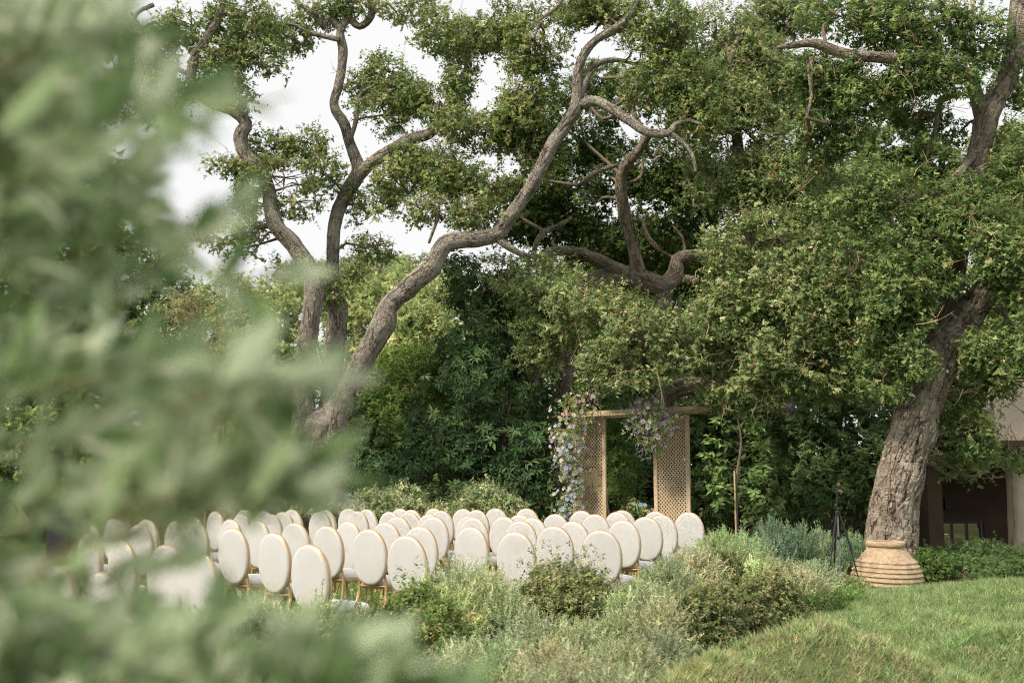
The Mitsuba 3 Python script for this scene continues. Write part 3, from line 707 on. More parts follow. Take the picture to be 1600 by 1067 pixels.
# the leaning oak behind the jar
GIRTH[0] = 1.0
a = name('oak_tree')
tag(a, 'leaning oak with thick furrowed trunk right behind the clay jar, at the right edge', 'tree')
sk = []
sk.append(add_limb(a + '__trunk', [(1386, 915, 14.6, 50), (1391, 850, 14.6, 40), (1399, 790, 14.6, 37), (1411, 724, 14.6, 34), (1424, 680, 14.6, 33), (1441, 620, 14.6, 33), (1463, 565, 14.55, 34), (1488, 525, 14.5, 30), (1515, 488, 14.4, 25), (1540, 455, 14.3, 21), (1562, 418, 14.25, 16), (1572, 380, 14.3, 12), (1580, 330, 14.4, 8)], BROWN, sides=88, step=0.03, lump=0.10, seed=18, fissure=0.042, freq=2.4,
                   knots=((0.9, 4.2, 0.10, 0.04), (2.2, 2.6, 0.12, 0.05))))
sk.append(add_limb(a + '__stem', [(1462, 575, 14.6, 30), (1474, 520, 14.75, 20), (1484, 470, 14.85, 17), (1494, 410, 14.9, 17), (1506, 350, 14.9, 17), (1520, 290, 14.9, 18), (1530, 240, 14.9, 17), (1540, 190, 14.9, 18), (1552, 160, 14.85, 18), (1572, 125, 14.8, 15), (1586, 70, 14.7, 15), (1592, 10, 14.6, 14), (1594, -50, 14.6, 12)], BROWN, sides=40, step=0.05, lump=0.12, seed=19, fissure=0.015))
for q in ([(1535, 185, 14.9, 12), (1522, 140, 14.8, 11), (1500, 112, 14.6, 10), (1450, 100, 14.4, 10), (1400, 92, 14.2, 10), (1350, 88, 14.1, 9), (1310, 82, 14.1, 9), (1275, 68, 14.1, 8), (1245, 70, 14.1, 6), (1215, 75, 14.1, 3)], [(1500, 145, 14.8, 4), (1470, 160, 14.8, 4), (1462, 200, 14.9, 3.5), (1448, 245, 15, 3)], [(1442, 590, 14.6, 16), (1432, 555, 14.5, 12), (1428, 535, 14.5, 9)],
          [(1268, 90, 14.1, 4), (1266, 120, 14.1, 4), (1268, 150, 14.2, 3), (1260, 185, 14.2, 2)], [(1500, 420, 14.9, 10), (1440, 400, 14.6, 8), (1380, 370, 14.4, 5), (1330, 350, 14.3, 3)], [(1545, 455, 14.3, 10), (1590, 440, 14.0, 8)], [(1530, 230, 14.9, 8), (1480, 290, 14.5, 6), (1420, 310, 14.2, 4)], [(1560, 488, 14.3, 4), (1562, 478, 14.1, 5), (1572, 495, 14.0, 4)], [(1480, 520, 14.7, 8), (1420, 500, 14.4, 6), (1390, 520, 14.2, 4)]):
    sk.append(add_limb(name(a + '__branch'), q, BROWN, sides=14, step=0.07, lump=0.16, seed=len(sk) + 45))
D_BL = [blob(*q) for q in [
    (1300, 22, 62, 40, 14.6), (1385, 40, 60, 46, 14.4), (1465, 40, 52, 46, 14.4), (1535, 60, 44, 50, 14.6), (1425, 112, 50, 36, 14.2), (1488, 130, 46, 36, 14.3), (1296, 130, 44, 36, 14.4), (1340, 125, 34, 34, 14.3), (1392, 145, 30, 24, 14.3), (1250, 110, 26, 26, 14.4), (1285, 190, 50, 40, 14.8), (1325, 200, 30, 40, 14.6), (1275, 235, 50, 30, 15),
    (1400, 310, 54, 52, 14.2), (1335, 300, 54, 44, 14.4), (1452, 370, 52, 54, 14.1), (1415, 440, 54, 46, 14.0), (1500, 320, 30, 50, 14.2), (1565, 320, 36, 54, 14.3), (1592, 250, 30, 70, 14.4), (1590, 390, 26, 50, 14.3), (1570, 560, 42, 54, 14.2), (1535, 610, 40, 36, 14.4), (1395, 515, 44, 46, 14.0), (1380, 590, 40, 34, 14.1), (1430, 490, 30, 30, 14.0), (1345, 400, 50, 50, 14.4), (1590, 120, 30, 50, 15), (1520, 680, 34, 30, 14.7), (1560, 390, 40, 50, 13.7), (1562, 412, 34, 26, 13.5), (1580, 432, 26, 24, 13.6), (1545, 385, 30, 26, 13.5), (1595, 420, 30, 50, 13.6), (1545, 330, 40, 44, 13.8), (1600, 545, 26, 40, 13.8), (1490, 640, 26, 34, 14.9), (1525, 545, 26, 26, 14.0), (1475, 430, 34, 30, 14.0), (1440, 178, 36, 26, 15.4, None, 0.5), (1490, 205, 26, 26, 15.4, None, 0.5), (1385, 185, 30, 24, 15.2, None, 0.6), (1500, 720, 40, 26, 15.6), (1560, 725, 44, 24, 15.6)]]
dry_twigs(a + '__dry_twig', D_BL, 64, 70)
oak_crown(a + '__crown', filled(D_BL, 34, 0.40), seed=44, per_m2=450, length=0.2, cols=[(0.073, 0.102, 0.038), (0.057, 0.088, 0.034), (0.108, 0.130, 0.054), (0.160, 0.162, 0.078), (0.043, 0.064, 0.027)], weights=[4, 4, 3, 1.2, 2], gap=0.41)
branchlets(a + '__twig', sk, D_BL, 54)


# ------------------------------------------------------------------ background trees and shrubs
def shrub(base_name, label, cat, blobs, seed, L, W, cols, weights, per_m2, per=10, mat='m_soft_leaf', gap=0.40, group=None, length=0.2, tip=None, tip_share=0.0, droop=0.0, trunk=True, crown='foliage'):
    k = name(base_name)
    tag(k, label, cat, group)
    oak_crown(f'{k}__{crown}', blobs, per_m2=per_m2, per=per, L=L, W=W, seed=seed, cols=cols, weights=weights, gap=gap, length=length, tip=tip, tip_share=tip_share, mat=mat, droop=droop)
    rng = np.random.default_rng(seed + 500)
    ms = []
    lo = min(c[2] - r[2] for c, r, _ in blobs)
    cx = np.mean([c for c, r, _ in blobs], 0)
    foot = g3(cx[0], cx[1], -0.05)
    for c, r, _ in blobs:
        e = c + rng.normal(0, 0.15, 3) * r
        f0 = foot + [rng.normal(0, 0.12), rng.normal(0, 0.12), 0]
        m = f0 + (e - f0) * 0.5 + rng.normal(0, 0.08, 3) * np.linalg.norm(e - f0)
        H = np.linalg.norm(e - f0)
        ms.append(tube([f0, m, e], np.array([0.016, 0.011, 0.005]) * max(0.6, min(5.0, H)), 6, 0.2))
    add(f'{k}__stem', cat_meshes(ms), 'm_twig', smooth=True, kind='stuff' if len(ms) > 1 else None)
    return k


YG = [(0.155, 0.172, 0.078), (0.125, 0.148, 0.066), (0.195, 0.200, 0.105), (0.10, 0.125, 0.054)]
for i, (lab, bl) in enumerate((
        ('yellow-green bushy tree at far left seen under the left stem of the oak', [(300, 520, 70, 60, 26), (370, 650, 70, 60, 25), (300, 670, 70, 50, 25), (430, 690, 60, 50, 25), (350, 470, 60, 40, 27), (250, 470, 60, 50, 27), (300, 590, 80, 60, 25)]),
        ('yellow-green bushy tree between the left and middle oak stems', [(420, 500, 60, 50, 26), (440, 455, 40, 30, 27), (395, 560, 60, 50, 25.5), (450, 560, 50, 50, 25.5), (430, 620, 60, 50, 25)]),
        ('yellow-green bushy tree behind the fork of the right oak stem', [(560, 520, 50, 50, 25), (600, 460, 50, 34, 26.5), (560, 450, 36, 24, 27), (570, 590, 50, 40, 24.5)]),
        ('yellow-green bushy tree under the arching oak stem beside the dark laurel', [(660, 520, 54, 50, 25), (690, 470, 46, 36, 26), (640, 440, 40, 24, 28), (620, 560, 40, 40, 24.5), (670, 580, 40, 40, 24)]))):
    shrub('bushy_tree', lab, 'tree', [blob(*q) for q in bl], 60 + i, 0.11, 0.05, YG, [4, 4, 2, 2], 150, per=12, length=0.3, group='yellow-green trees in the background')
GREENS = [(0.060, 0.085, 0.030), (0.080, 0.105, 0.038), (0.045, 0.065, 0.024)]
for i, (lab, bl) in enumerate((
        ('distant grey-green treetop on the skyline above the yellow-green trees', [(530, 430, 60, 22, 38), (600, 425, 60, 24, 38), (660, 430, 50, 24, 37), (480, 445, 50, 22, 38), (570, 470, 90, 40, 38)]),
        ('dusty green distant tree showing through the gap left of the leaning trunk', [(1400, 230, 60, 34, 27), (1450, 260, 50, 44, 27), (1370, 290, 60, 50, 27), (1480, 320, 50, 60, 27), (1420, 360, 80, 60, 26.5)]),
        ('bright green distant tree at the right edge behind the leaning trunk', [(1560, 240, 50, 44, 26), (1600, 290, 50, 60, 26), (1540, 330, 50, 60, 26), (1580, 420, 60, 60, 25)]),
        ('dark tree filling the far left behind the blurred shrub', [(60, 480, 110, 90, 25), (180, 430, 80, 60, 26), (40, 330, 90, 90, 26), (30, 730, 90, 50, 22.5), (140, 700, 80, 50, 23), (90, 670, 80, 50, 23), (-60, 690, 90, 70, 23), (110, 620, 80, 70, 24), (110, 400, 90, 70, 25.5), (120, 520, 90, 70, 24.5), (60, 230, 90, 70, 26), (150, 300, 60, 60, 26), (170, 560, 90, 80, 25), (30, 640, 90, 90, 24)]),
        ('dark dense tree behind the middle oak', [(870, 480, 80, 70, 25), (960, 430, 80, 70, 25), (1050, 420, 80, 80, 25), (930, 560, 90, 80, 24.5), (1030, 560, 90, 80, 24.5), (1120, 480, 80, 80, 25)]),
        ('mid-green tree filling the gap behind the dark laurel', [(640, 520, 60, 60, 27), (720, 520, 60, 70, 27), (800, 500, 60, 70, 27), (680, 620, 80, 70, 26), (780, 620, 80, 70, 26), (600, 620, 60, 60, 26), (560, 680, 60, 60, 25.5), (700, 700, 90, 60, 25.5)]),
        ('dark dense tree behind the low spreading oak', [(1200, 440, 90, 90, 24.5), (1300, 430, 90, 90, 24.5), (1180, 560, 90, 80, 24), (1290, 560, 90, 80, 24), (1390, 470, 70, 90, 24), (1240, 330, 80, 70, 25), (1340, 320, 60, 60, 25)]))):
    shrub('leafy_tree', lab, 'tree', [blob(*q) for q in bl], 70 + i, 0.135, 0.07, YG if i == 2 else GREENS if i else [(0.11, 0.125, 0.06), (0.085, 0.10, 0.05)], [2, 2, 1, 1] if i == 2 else [3, 2, 2] if i else [1, 1], 85 if i == 3 else 115, per=12, length=0.32, gap=0.38)

shrub('leafy_tree', 'dense green tree behind the house at the right edge', 'tree', [blob(*q) for q in [(1500, 560, 50, 70, 23), (1560, 540, 60, 70, 23), (1610, 560, 50, 80, 23), (1540, 640, 60, 50, 23.4), (1480, 650, 40, 50, 23.4), (1600, 480, 50, 60, 23.4), (1520, 480, 50, 50, 23.4)]], 77, 0.10, 0.05, GREENS, [3, 2, 2], 200, per=12, length=0.3, gap=0.36)
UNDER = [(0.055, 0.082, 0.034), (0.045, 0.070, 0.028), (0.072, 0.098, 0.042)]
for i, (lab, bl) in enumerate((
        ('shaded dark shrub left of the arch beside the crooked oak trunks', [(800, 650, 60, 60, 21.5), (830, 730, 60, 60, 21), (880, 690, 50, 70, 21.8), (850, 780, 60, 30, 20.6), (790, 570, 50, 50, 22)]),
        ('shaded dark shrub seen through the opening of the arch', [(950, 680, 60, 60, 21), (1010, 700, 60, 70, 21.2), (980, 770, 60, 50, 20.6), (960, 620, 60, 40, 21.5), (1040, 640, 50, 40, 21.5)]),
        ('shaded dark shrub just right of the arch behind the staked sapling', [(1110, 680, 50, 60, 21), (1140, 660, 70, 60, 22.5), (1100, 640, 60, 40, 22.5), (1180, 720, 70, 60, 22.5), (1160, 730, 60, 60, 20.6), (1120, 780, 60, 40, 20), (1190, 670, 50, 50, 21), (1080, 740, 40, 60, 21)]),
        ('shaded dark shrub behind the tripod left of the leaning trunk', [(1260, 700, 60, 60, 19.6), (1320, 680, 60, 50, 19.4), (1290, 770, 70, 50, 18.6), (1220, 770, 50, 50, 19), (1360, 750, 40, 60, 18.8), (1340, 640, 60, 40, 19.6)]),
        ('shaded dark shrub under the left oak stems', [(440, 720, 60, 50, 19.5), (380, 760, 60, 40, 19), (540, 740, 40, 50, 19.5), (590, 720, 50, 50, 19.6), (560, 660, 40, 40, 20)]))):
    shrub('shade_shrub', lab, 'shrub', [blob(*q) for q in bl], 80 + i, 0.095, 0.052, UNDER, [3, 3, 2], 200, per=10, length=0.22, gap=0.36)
shrub('small_leaved_shrub', 'small-leaved green shrub behind the far-left chairs, half hidden by blurred leaves', 'shrub', [blob(*q) for q in [(210, 770, 50, 30, 17), (270, 755, 50, 34, 17.4), (330, 770, 50, 26, 17), (170, 740, 50, 40, 17.6), (240, 720, 60, 36, 18)]], 91, 0.03, 0.02, [(0.085, 0.11, 0.035), (0.06, 0.085, 0.028), (0.13, 0.145, 0.06)], [3, 3, 1.5], 900, per=12)
shrub('upright_shrub', 'bright green upright shrub between the right oak stem and the dark laurel', 'shrub', [blob(*q) for q in [(630, 620, 40, 46, 20), (660, 580, 36, 40, 20.4), (600, 650, 36, 40, 20), (650, 680, 46, 40, 19.6), (700, 600, 30, 40, 20.5), (620, 570, 30, 26, 20.6)]], 92, 0.09, 0.024, [(0.085, 0.125, 0.034), (0.065, 0.10, 0.028), (0.13, 0.16, 0.05)], [3, 3, 1.5], 420, per=12, mat='m_glossy_leaf', length=0.3, droop=-0.5)


def whorl_shrub(label, blobs, seed, per_m2, L, W, cols, weights, cat='shrub', base='laurel_shrub'):
    k = name(base); tag(k, label, cat)
    rng = np.random.default_rng(seed)
    p, o = in_ellipsoids(rng, blobs, per_m2, 0.36, 1.4, 0.6)
    ax = unit(o * 0.9 + rng.normal(0, 0.35, o.shape) + [0, -0.15, 0.35])
    per = 9
    r0 = unit(np.cross(ax, rng.normal(size=ax.shape))); r1 = np.cross(ax, r0)
    a = (np.arange(per) / per * 2 * np.pi)[None] + rng.random((len(p), 1)) * 7 + rng.normal(0, 0.2, (len(p), per))
    out = np.cos(a)[..., None] * r0[:, None] + np.sin(a)[..., None] * r1[:, None]
    d = unit(out + ax[:, None] * rng.uniform(-0.15, 0.5, (len(p), per, 1)) + [0, 0, -0.25]).reshape(-1, 3)
    nr = np.repeat(ax, per, 0) + rng.normal(0, 0.15, (len(d), 3))
    size = np.exp(rng.normal(0, 0.18, len(d)))
    b = np.repeat(p, per, 0) + np.repeat(ax, per, 0) * rng.uniform(-0.03, 0.02, (len(d), 1)) + d * 0.01
    col = np.repeat(palette(rng, len(p), cols, weights), per, 0) * np.exp(rng.normal(0, 0.12, (len(d), 1)))
    v, f, c = leaf_quads(b, d, nr, L * size, W * size, col, fold=0.18, widest=0.5)
    add(k + '__foliage', (v, f), 'm_glossy_leaf', color=c)
    ms = []
    foot = np.mean([c for c, r, _ in blobs], 0); foot = g3(foot[0], foot[1], -0.05)
    for c, r, _ in blobs:
        m = (foot + c) / 2 + rng.normal(0, 0.15, 3)
        ms.append(tube([foot + rng.normal(0, 0.1, 3) * [1, 1, 0], m, c], [0.035, 0.025, 0.012], 6, 0.2))
    add(k + '__stem', cat_meshes(ms), 'm_twig', smooth=True, kind='stuff')


whorl_shrub('large dark glossy shrub with whorled pointed leaves, between the oak stems and the arch',
            [blob(*q) for q in [(690, 640, 54, 44, 18.6), (750, 590, 54, 50, 18.4), (800, 620, 46, 50, 18.6), (720, 700, 60, 44, 18.3), (790, 700, 54, 46, 18.2), (740, 760, 60, 36, 18.2), (820, 760, 50, 36, 18), (760, 510, 46, 40, 18.8), (720, 545, 40, 36, 18.9), (800, 545, 44, 40, 18.9), (740, 455, 46, 34, 19.2), (790, 460, 44, 34, 19.2), (720, 420, 30, 22, 19.6), (660, 700, 40, 40, 18.6), (640, 745, 46, 30, 18.4), (840, 700, 36, 40, 18.2), (600, 740, 40, 30, 18.6), (850, 640, 30, 40, 18.8)]],
            95, 115, 0.135, 0.042, [(0.030, 0.052, 0.024), (0.042, 0.068, 0.030), (0.024, 0.040, 0.018), (0.058, 0.085, 0.036)], [4, 3, 3, 1])
shrub('feathery_shrub', 'feathery green plant hanging inside the left side of the arch opening', 'shrub', [blob(*q) for q in [(962, 690, 18, 40, 18.6), (970, 740, 20, 40, 18.6), (960, 650, 14, 20, 18.8), (985, 720, 16, 30, 18.8)]], 93, 0.07, 0.012, [(0.05, 0.085, 0.025), (0.035, 0.06, 0.02)], [1, 1], 500, per=14, length=0.25, droop=0.6)
VAR = [(0.170, 0.185, 0.105), (0.130, 0.150, 0.078), (0.090, 0.112, 0.050), (0.235, 0.240, 0.160), (0.060, 0.080, 0.034)]
for i, (lab, bl) in enumerate((('pale variegated shrub behind the chairs, left of two', [(590, 785, 36, 22, 16.6), (630, 775, 36, 20, 16.8), (570, 800, 40, 16, 16.4), (650, 795, 36, 14, 16.4)]),
                               ('pale variegated shrub behind the chairs, right of two beside the flowers', [(720, 782, 36, 22, 16.6), (755, 778, 36, 22, 16.6), (695, 795, 36, 16, 16.4), (790, 792, 36, 18, 16.4)]),
                               ('pale wispy shrub behind the chairs under the blurred pink bud', [(420, 780, 36, 18, 16.6), (460, 775, 30, 18, 16.6), (490, 790, 36, 14, 16.4)]))):
    shrub('variegated_shrub', lab, 'shrub', [blob(*q) for q in bl], 100 + i, 0.032, 0.017, VAR, [3, 3, 3, 2, 2], 1050, per=12, length=0.12)

# the dry twiggy bush at left
k = name('dry_bush'); tag(k, 'dry leafless tangle of pale tan twigs at left behind the blurred shrub', 'bush')
rng = np.random.default_rng(110)
ms = []
for c, r, _ in [blob(300, 490, 50, 36, 20.5), blob(330, 545, 50, 50, 20.5), blob(290, 585, 40, 40, 20.3), blob(345, 600, 40, 30, 20.4), blob(200, 590, 30, 30, 20.4)]:
    for _ in range(190):
        p = c + unit(rng.normal(size=3)) * r * rng.random() ** 0.5
        d = unit(rng.normal(size=3) + [0, 0, 0.4]) * rng.uniform(0.15, 0.42)
        ms.append(tube([p - d / 2, p + rng.normal(0, 0.03, 3), p + d / 2], [0.006, 0.005, 0.003], 3, 0.3))
    ms.append(tube([[c[0], c[1], 0], (c + [c[0], c[1], 0]) / 2 + rng.normal(0, 0.1, 3), c], [0.03, 0.025, 0.01], 5, 0.3))
add(k + '__twig', cat_meshes(ms), 'm_dry_twig', smooth=True, kind='stuff')

# ------------------------------------------------------------------ the lattice arch
def bar(p, q, w, t, nrm):
    """A sawn bar from p to q, w wide (in the panel's plane) and t thick along nrm."""
    p, q, nrm = np.asarray(p, float), np.asarray(q, float), unit(nrm)
    d = unit(q - p); s = np.cross(nrm, d)
    c = [(a, b) for a in (-1, 1) for b in (-1, 1)]
    v = np.array([e + s * a * w / 2 + nrm * b * t / 2 for e in (p, q) for a, b in c])
    f = np.array([[0, 2, 3], [0, 3, 1], [4, 5, 7], [4, 7, 6], [0, 1, 5], [0, 5, 4], [2, 6, 7], [2, 7, 3], [0, 4, 6], [0, 6, 2], [1, 3, 7], [1, 7, 5]])
    return v, f


def lattice(o, ex, ey, w, h, pitch, sw, st, off):
    """Two layers of diagonal slats over the rectangle o + [0, w] ex + [0, h] ey."""
    nrm = np.cross(ex, ey); ms = []
    for sgn, z in ((1, off), (-1, off + st * 1.05)):
        k = -h * 0.9 if sgn > 0 else 0.0
        end = w if sgn > 0 else w + h * 0.9
        g = 0.9                                               # slope: du/dv
        while k < end:
            v0, v1 = 0.0, h
            lo, hi = (0 - k) / (g * sgn), (w - k) / (g * sgn)
            v0, v1 = max(v0, min(lo, hi)), min(v1, max(lo, hi))
            if v1 - v0 > 0.03:
                P = o + ex * (k + g * sgn * v0) + ey * v0 + nrm * z
                Q = o + ex * (k + g * sgn * v1) + ey * v1 + nrm * z
                ms.append(bar(P, Q, sw, st, nrm))
            k += pitch
    return cat_meshes(ms)


LA, LB = np.array([1.035, 17.35]), np.array([2.80, 16.25])
EXA = np.array([*(LB - LA) / np.linalg.norm(LB - LA), 0.0]); EZ = np.array([0, 0, 1.0]); ENA = np.cross(EXA, EZ)   # towards the camera
TOT, PW, PH = float(np.linalg.norm(LB - LA)), 0.61, 2.42
arch = name('lattice_arch')
tag(arch, 'pale wooden arch of two lattice panels joined by a flat lattice top', 'arch')
P0 = np.array([*LA, 0.0])
for i, u0 in enumerate((0.0, TOT - PW)):
    pk = f'{arch}__panel' + ('' if i == 0 else '_001')
    o = P0 + EXA * u0; o[2] = gz(o[0], o[1]) - 0.02
    scene[f'{pk}__lattice'] = mikit.ply(lattice(o + EXA * 0.045 + EZ * 0.05, EXA, EZ, PW - 0.09, PH - 0.12, 0.056, 0.0185, 0.006, -0.010), 'm_wood')
    tag(f'{pk}__lattice', kind='stuff')
    for j, du in enumerate((0.03, PW - 0.03)):
        scene[f'{pk}__stile' + ('' if j == 0 else '_001')] = mikit.ply(bar(o + EXA * du, o + EXA * du + EZ * PH, 0.062, 0.045, ENA), 'm_wood')
    for j, dz in enumerate((0.04, PH - 0.045)):
        scene[f'{pk}__rail' + ('' if j == 0 else '_001')] = mikit.ply(bar(o + EXA * 0.062 + EZ * dz, o + EXA * (PW - 0.062) + EZ * dz, 0.085, 0.040, ENA), 'm_wood')
zt = 2.43
q0, q1 = P0 + EXA * -0.05 + EZ * zt, P0 + EXA * (TOT + 0.26) + EZ * (zt + 0.035)
exh = unit(q1 - q0); lh = float(np.linalg.norm(q1 - q0)); dpt = 0.62
scene[f'{arch}__top_panel__lattice'] = mikit.ply(lattice(q0 + exh * 0.04 + ENA * -0.28, exh, ENA, lh - 0.08, dpt - 0.08, 0.056, 0.0185, 0.006, 0.02), 'm_wood')
tag(f'{arch}__top_panel__lattice', kind='stuff')
for j, (a, b) in enumerate(((q0 + ENA * 0.30, q1 + ENA * 0.30), (q0 - ENA * 0.30, q1 - ENA * 0.30), (q0 + exh * 0.03 - ENA * 0.27, q0 + exh * 0.03 + ENA * 0.27), (q1 - exh * 0.03 - ENA * 0.27, q1 - exh * 0.03 + ENA * 0.27))):
    scene[f'{arch}__top_panel__frame_bar' + (f'_{j:03d}' if j else '')] = mikit.ply(bar(a + EZ * 0.03, b + EZ * 0.03, 0.06, 0.055, EZ), 'm_wood')


# ------------------------------------------------------------------ flowers on the arch
def bloom(rng, c, ax, r, n, col, heart=None):
    """An open flower: n petals round the axis and a small heart."""
    ax = unit(ax); a = unit(np.cross(ax, rng.normal(size=3))); b = np.cross(ax, a)
    th = np.arange(n) / n * 2 * np.pi + rng.random() * 6
    d = np.cos(th)[:, None] * a + np.sin(th)[:, None] * b + ax * 0.35
    v, f, cc = leaf_quads(np.repeat(c[None], n, 0), d, np.repeat(ax[None], n, 0), r, r * 2.4 / n ** 0.75, np.asarray(col) * np.exp(rng.normal(0, 0.06, (n, 1))), fold=-0.1, widest=0.62)
    out = [(v, f, cc)]
    if heart is not None:
        h = trimesh.creation.icosphere(subdivisions=0, radius=r * 0.24)
        out.append((h.vertices + c + ax * r * 0.12, np.array(h.faces), np.repeat(np.array([heart]), len(h.vertices), 0)))
    return join_leaves(out)


def spike(rng, p, d, L, w, col, n=26):
    """A flower spike: many small petals in a taper along its stalk."""
    t = np.linspace(0, 1, n)
    b = p + d * (t * L)[:, None]
    out = unit(rng.normal(size=(n, 3)) + d * 0.9)
    return leaf_quads(b, out, rng.normal(size=(n, 3)) + d, w * (1.15 - t), w * 0.7 * (1.2 - t), np.asarray(col) * np.exp(rng.normal(0, 0.16, (n, 1))), fold=0.15)


WHITE, CREAM, BLUE, PURPLE, PINK, LILAC = (0.80, 0.77, 0.70), (0.70, 0.66, 0.50), (0.50, 0.56, 0.74), (0.52, 0.33, 0.58), (0.62, 0.31, 0.26), (0.62, 0.52, 0.66)


def arrangement(label, path, n_stem, kinds, seed, spikes=(), lift=0.18):
    """path: (px, py, y, spread in px). kinds: (part, colour, heart, petals, radius, count, t range)."""
    k = name('floral_arrangement'); tag(k, label, 'flowers', 'flower arrangements on the arch')
    rng = np.random.default_rng(seed)
    P = np.array([at(a, b, y) for a, b, y, _ in path]); S = np.array([s * y / F_PX for _, _, y, s in path])

    def pick(n, lo=0.0, hi=1.0):
        t = rng.uniform(lo, hi, n) * (len(P) - 1)
        i = np.minimum(t.astype(int), len(P) - 2); f = (t - i)[:, None]
        c = P[i] * (1 - f) + P[i + 1] * f; s = (S[i] * (1 - f[:, 0]) + S[i + 1] * f[:, 0])[:, None]
        o = unit(rng.normal(size=(n, 3)) + [-0.1, -0.5, 0.1])
        return c, c + o * s * rng.random((n, 1)) ** 0.55 * [1, 0.8, 1], o
    c, p, o = pick(n_stem)
    ax = unit(o + rng.normal(0, 0.4, o.shape) + [0, 0, lift])
    v, f, col = sprays(rng, p - ax * 0.05, ax, 0.13, 9, 0.055, 0.017, [(0.10, 0.14, 0.05), (0.14, 0.17, 0.075), (0.07, 0.10, 0.035)], [3, 2, 2])
    add(k + '__greenery', (v, f), 'm_soft_leaf', color=col)
    ms = [tube([c[i], (c[i] + p[i]) / 2 + rng.normal(0, 0.02, 3), p[i]], [0.003] * 3, 3, 0.2) for i in range(0, len(p), 5)]
    add(k + '__stem', cat_meshes(ms), 'm_twig', smooth=True, kind='stuff')
    for part, colr, heart, n, r, cnt, lo, hi in kinds:
        c, p, o = pick(cnt, lo, hi)
        ms = []
        for i in range(cnt):
            q = c[i] + (p[i] - c[i]) * 1.12
            if n > 0:
                ms.append(bloom(rng, q, o[i] + [0, -0.5, 0.2], r * math.exp(rng.normal(0, 0.2)), n, colr, heart))
            else:
                ms.append(spike(rng, q - o[i] * 0.05, unit(o[i] + [0, -0.1, 0.5 * rng.random()]), 0.15 * math.exp(rng.normal(0, 0.2)), r, colr, 22))
        v, f, col = join_leaves(ms)
        add(f'{k}__{part}', (v, f), 'm_petal', color=col, kind='stuff')
    for px, py, y, dx, dy, L, colr, part in spikes:
        d = unit(np.array([dx, -0.25, dy]))
        p = at(px, py, y)
        v, f, col = spike(rng, p, d, L, 0.030, colr, 60)
        add(name(f'{k}__{part}'), (v, f), 'm_petal', color=col)


arrangement('tall trailing arrangement of white, blue and pink flowers down the left side of the arch',
            [(918, 620, 16.9, 26), (900, 645, 16.9, 40), (890, 675, 16.9, 34), (886, 710, 16.9, 30), (893, 738, 16.9, 20), (902, 765, 17.0, 14), (884, 790, 16.9, 30), (882, 808, 16.9, 28)], 330,
            [('white_flower', WHITE, (0.45, 0.36, 0.10), 7, 0.040, 150, 0, 0.8), ('cream_flower', CREAM, None, 5, 0.034, 90, 0, 1), ('pink_flower', (0.66, 0.42, 0.38), None, 6, 0.036, 40, 0, 0.5), ('blue_flower', BLUE, None, 5, 0.040, 150, 0.28, 1), ('lilac_flower', LILAC, None, 5, 0.038, 70, 0.1, 1), ('lilac_spike', LILAC, None, 0, 0.026, 26, 0, 0.45)], 120,
            [(884, 640, 16.9, -0.5, 0.6, 0.26, PINK, 'pink_spike'), (892, 632, 16.9, -0.25, 0.9, 0.25, PINK, 'pink_spike'), (880, 650, 16.9, -1, -0.05, 0.22, PINK, 'pink_spike'), (882, 672, 16.9, -1, 0.05, 0.22, PINK, 'pink_spike'), (905, 640, 16.9, -0.6, 0.35, 0.22, PINK, 'pink_spike'), (916, 617, 16.9, 0.8, 0.1, 0.14, PINK, 'pink_spike'),
             (918, 628, 16.9, 0.3, 1, 0.24, PURPLE, 'purple_spike'), (928, 630, 16.9, 0.25, 1, 0.2, LILAC, 'purple_spike'), (898, 655, 16.8, -0.1, -1, 0.3, PINK, 'pink_spike'), (930, 652, 16.9, 0.4, -0.8, 0.16, PURPLE, 'purple_spike')], )
arrangement('rounder arrangement of purple spikes and cream flowers on the right post of the arch',
            [(1010, 634, 16.1, 18), (1000, 654, 15.9, 32), (1022, 660, 15.85, 38), (1042, 652, 15.9, 28), (1014, 680, 15.9, 26), (1026, 702, 16.0, 12)], 200,
            [('white_flower', WHITE, (0.45, 0.36, 0.10), 6, 0.042, 110, 0, 0.9), ('cream_flower', CREAM, None, 5, 0.026, 48, 0, 1), ('purple_spike', PURPLE, None, 0, 0.034, 110, 0, 0.85), ('lilac_spike', LILAC, None, 0, 0.026, 34, 0, 1)], 121,
            [(1046, 664, 16.1, 1, 0.05, 0.26, PURPLE, 'purple_spike_long'), (1036, 660, 16.1, 0.7, 0.45, 0.24, PURPLE, 'purple_spike_long'), (996, 668, 16.1, -1, 0.0, 0.24, LILAC, 'lilac_spike_long'), (1024, 650, 16.1, 0.15, 1, 0.24, PURPLE, 'purple_spike_long'), (1010, 640, 16.1, -0.1, 1, 0.2, CREAM, 'cream_spike'), (1034, 690, 16.1, 0.4, -0.9, 0.22, PINK, 'pink_spike'), (1024, 705, 16.1, 0.05, -1, 0.16, PINK, 'pink_spike')])
arrangement('small low flower cluster on the ground at the foot of the right arch panel', [(988, 790, 16.7, 8), (998, 798, 16.7, 14), (1010, 808, 16.7, 14)], 46,
            [('blue_flower', BLUE, None, 6, 0.045, 5, 0, 1), ('pink_flower', (0.62, 0.46, 0.40), None, 6, 0.045, 7, 0, 1)], 122)

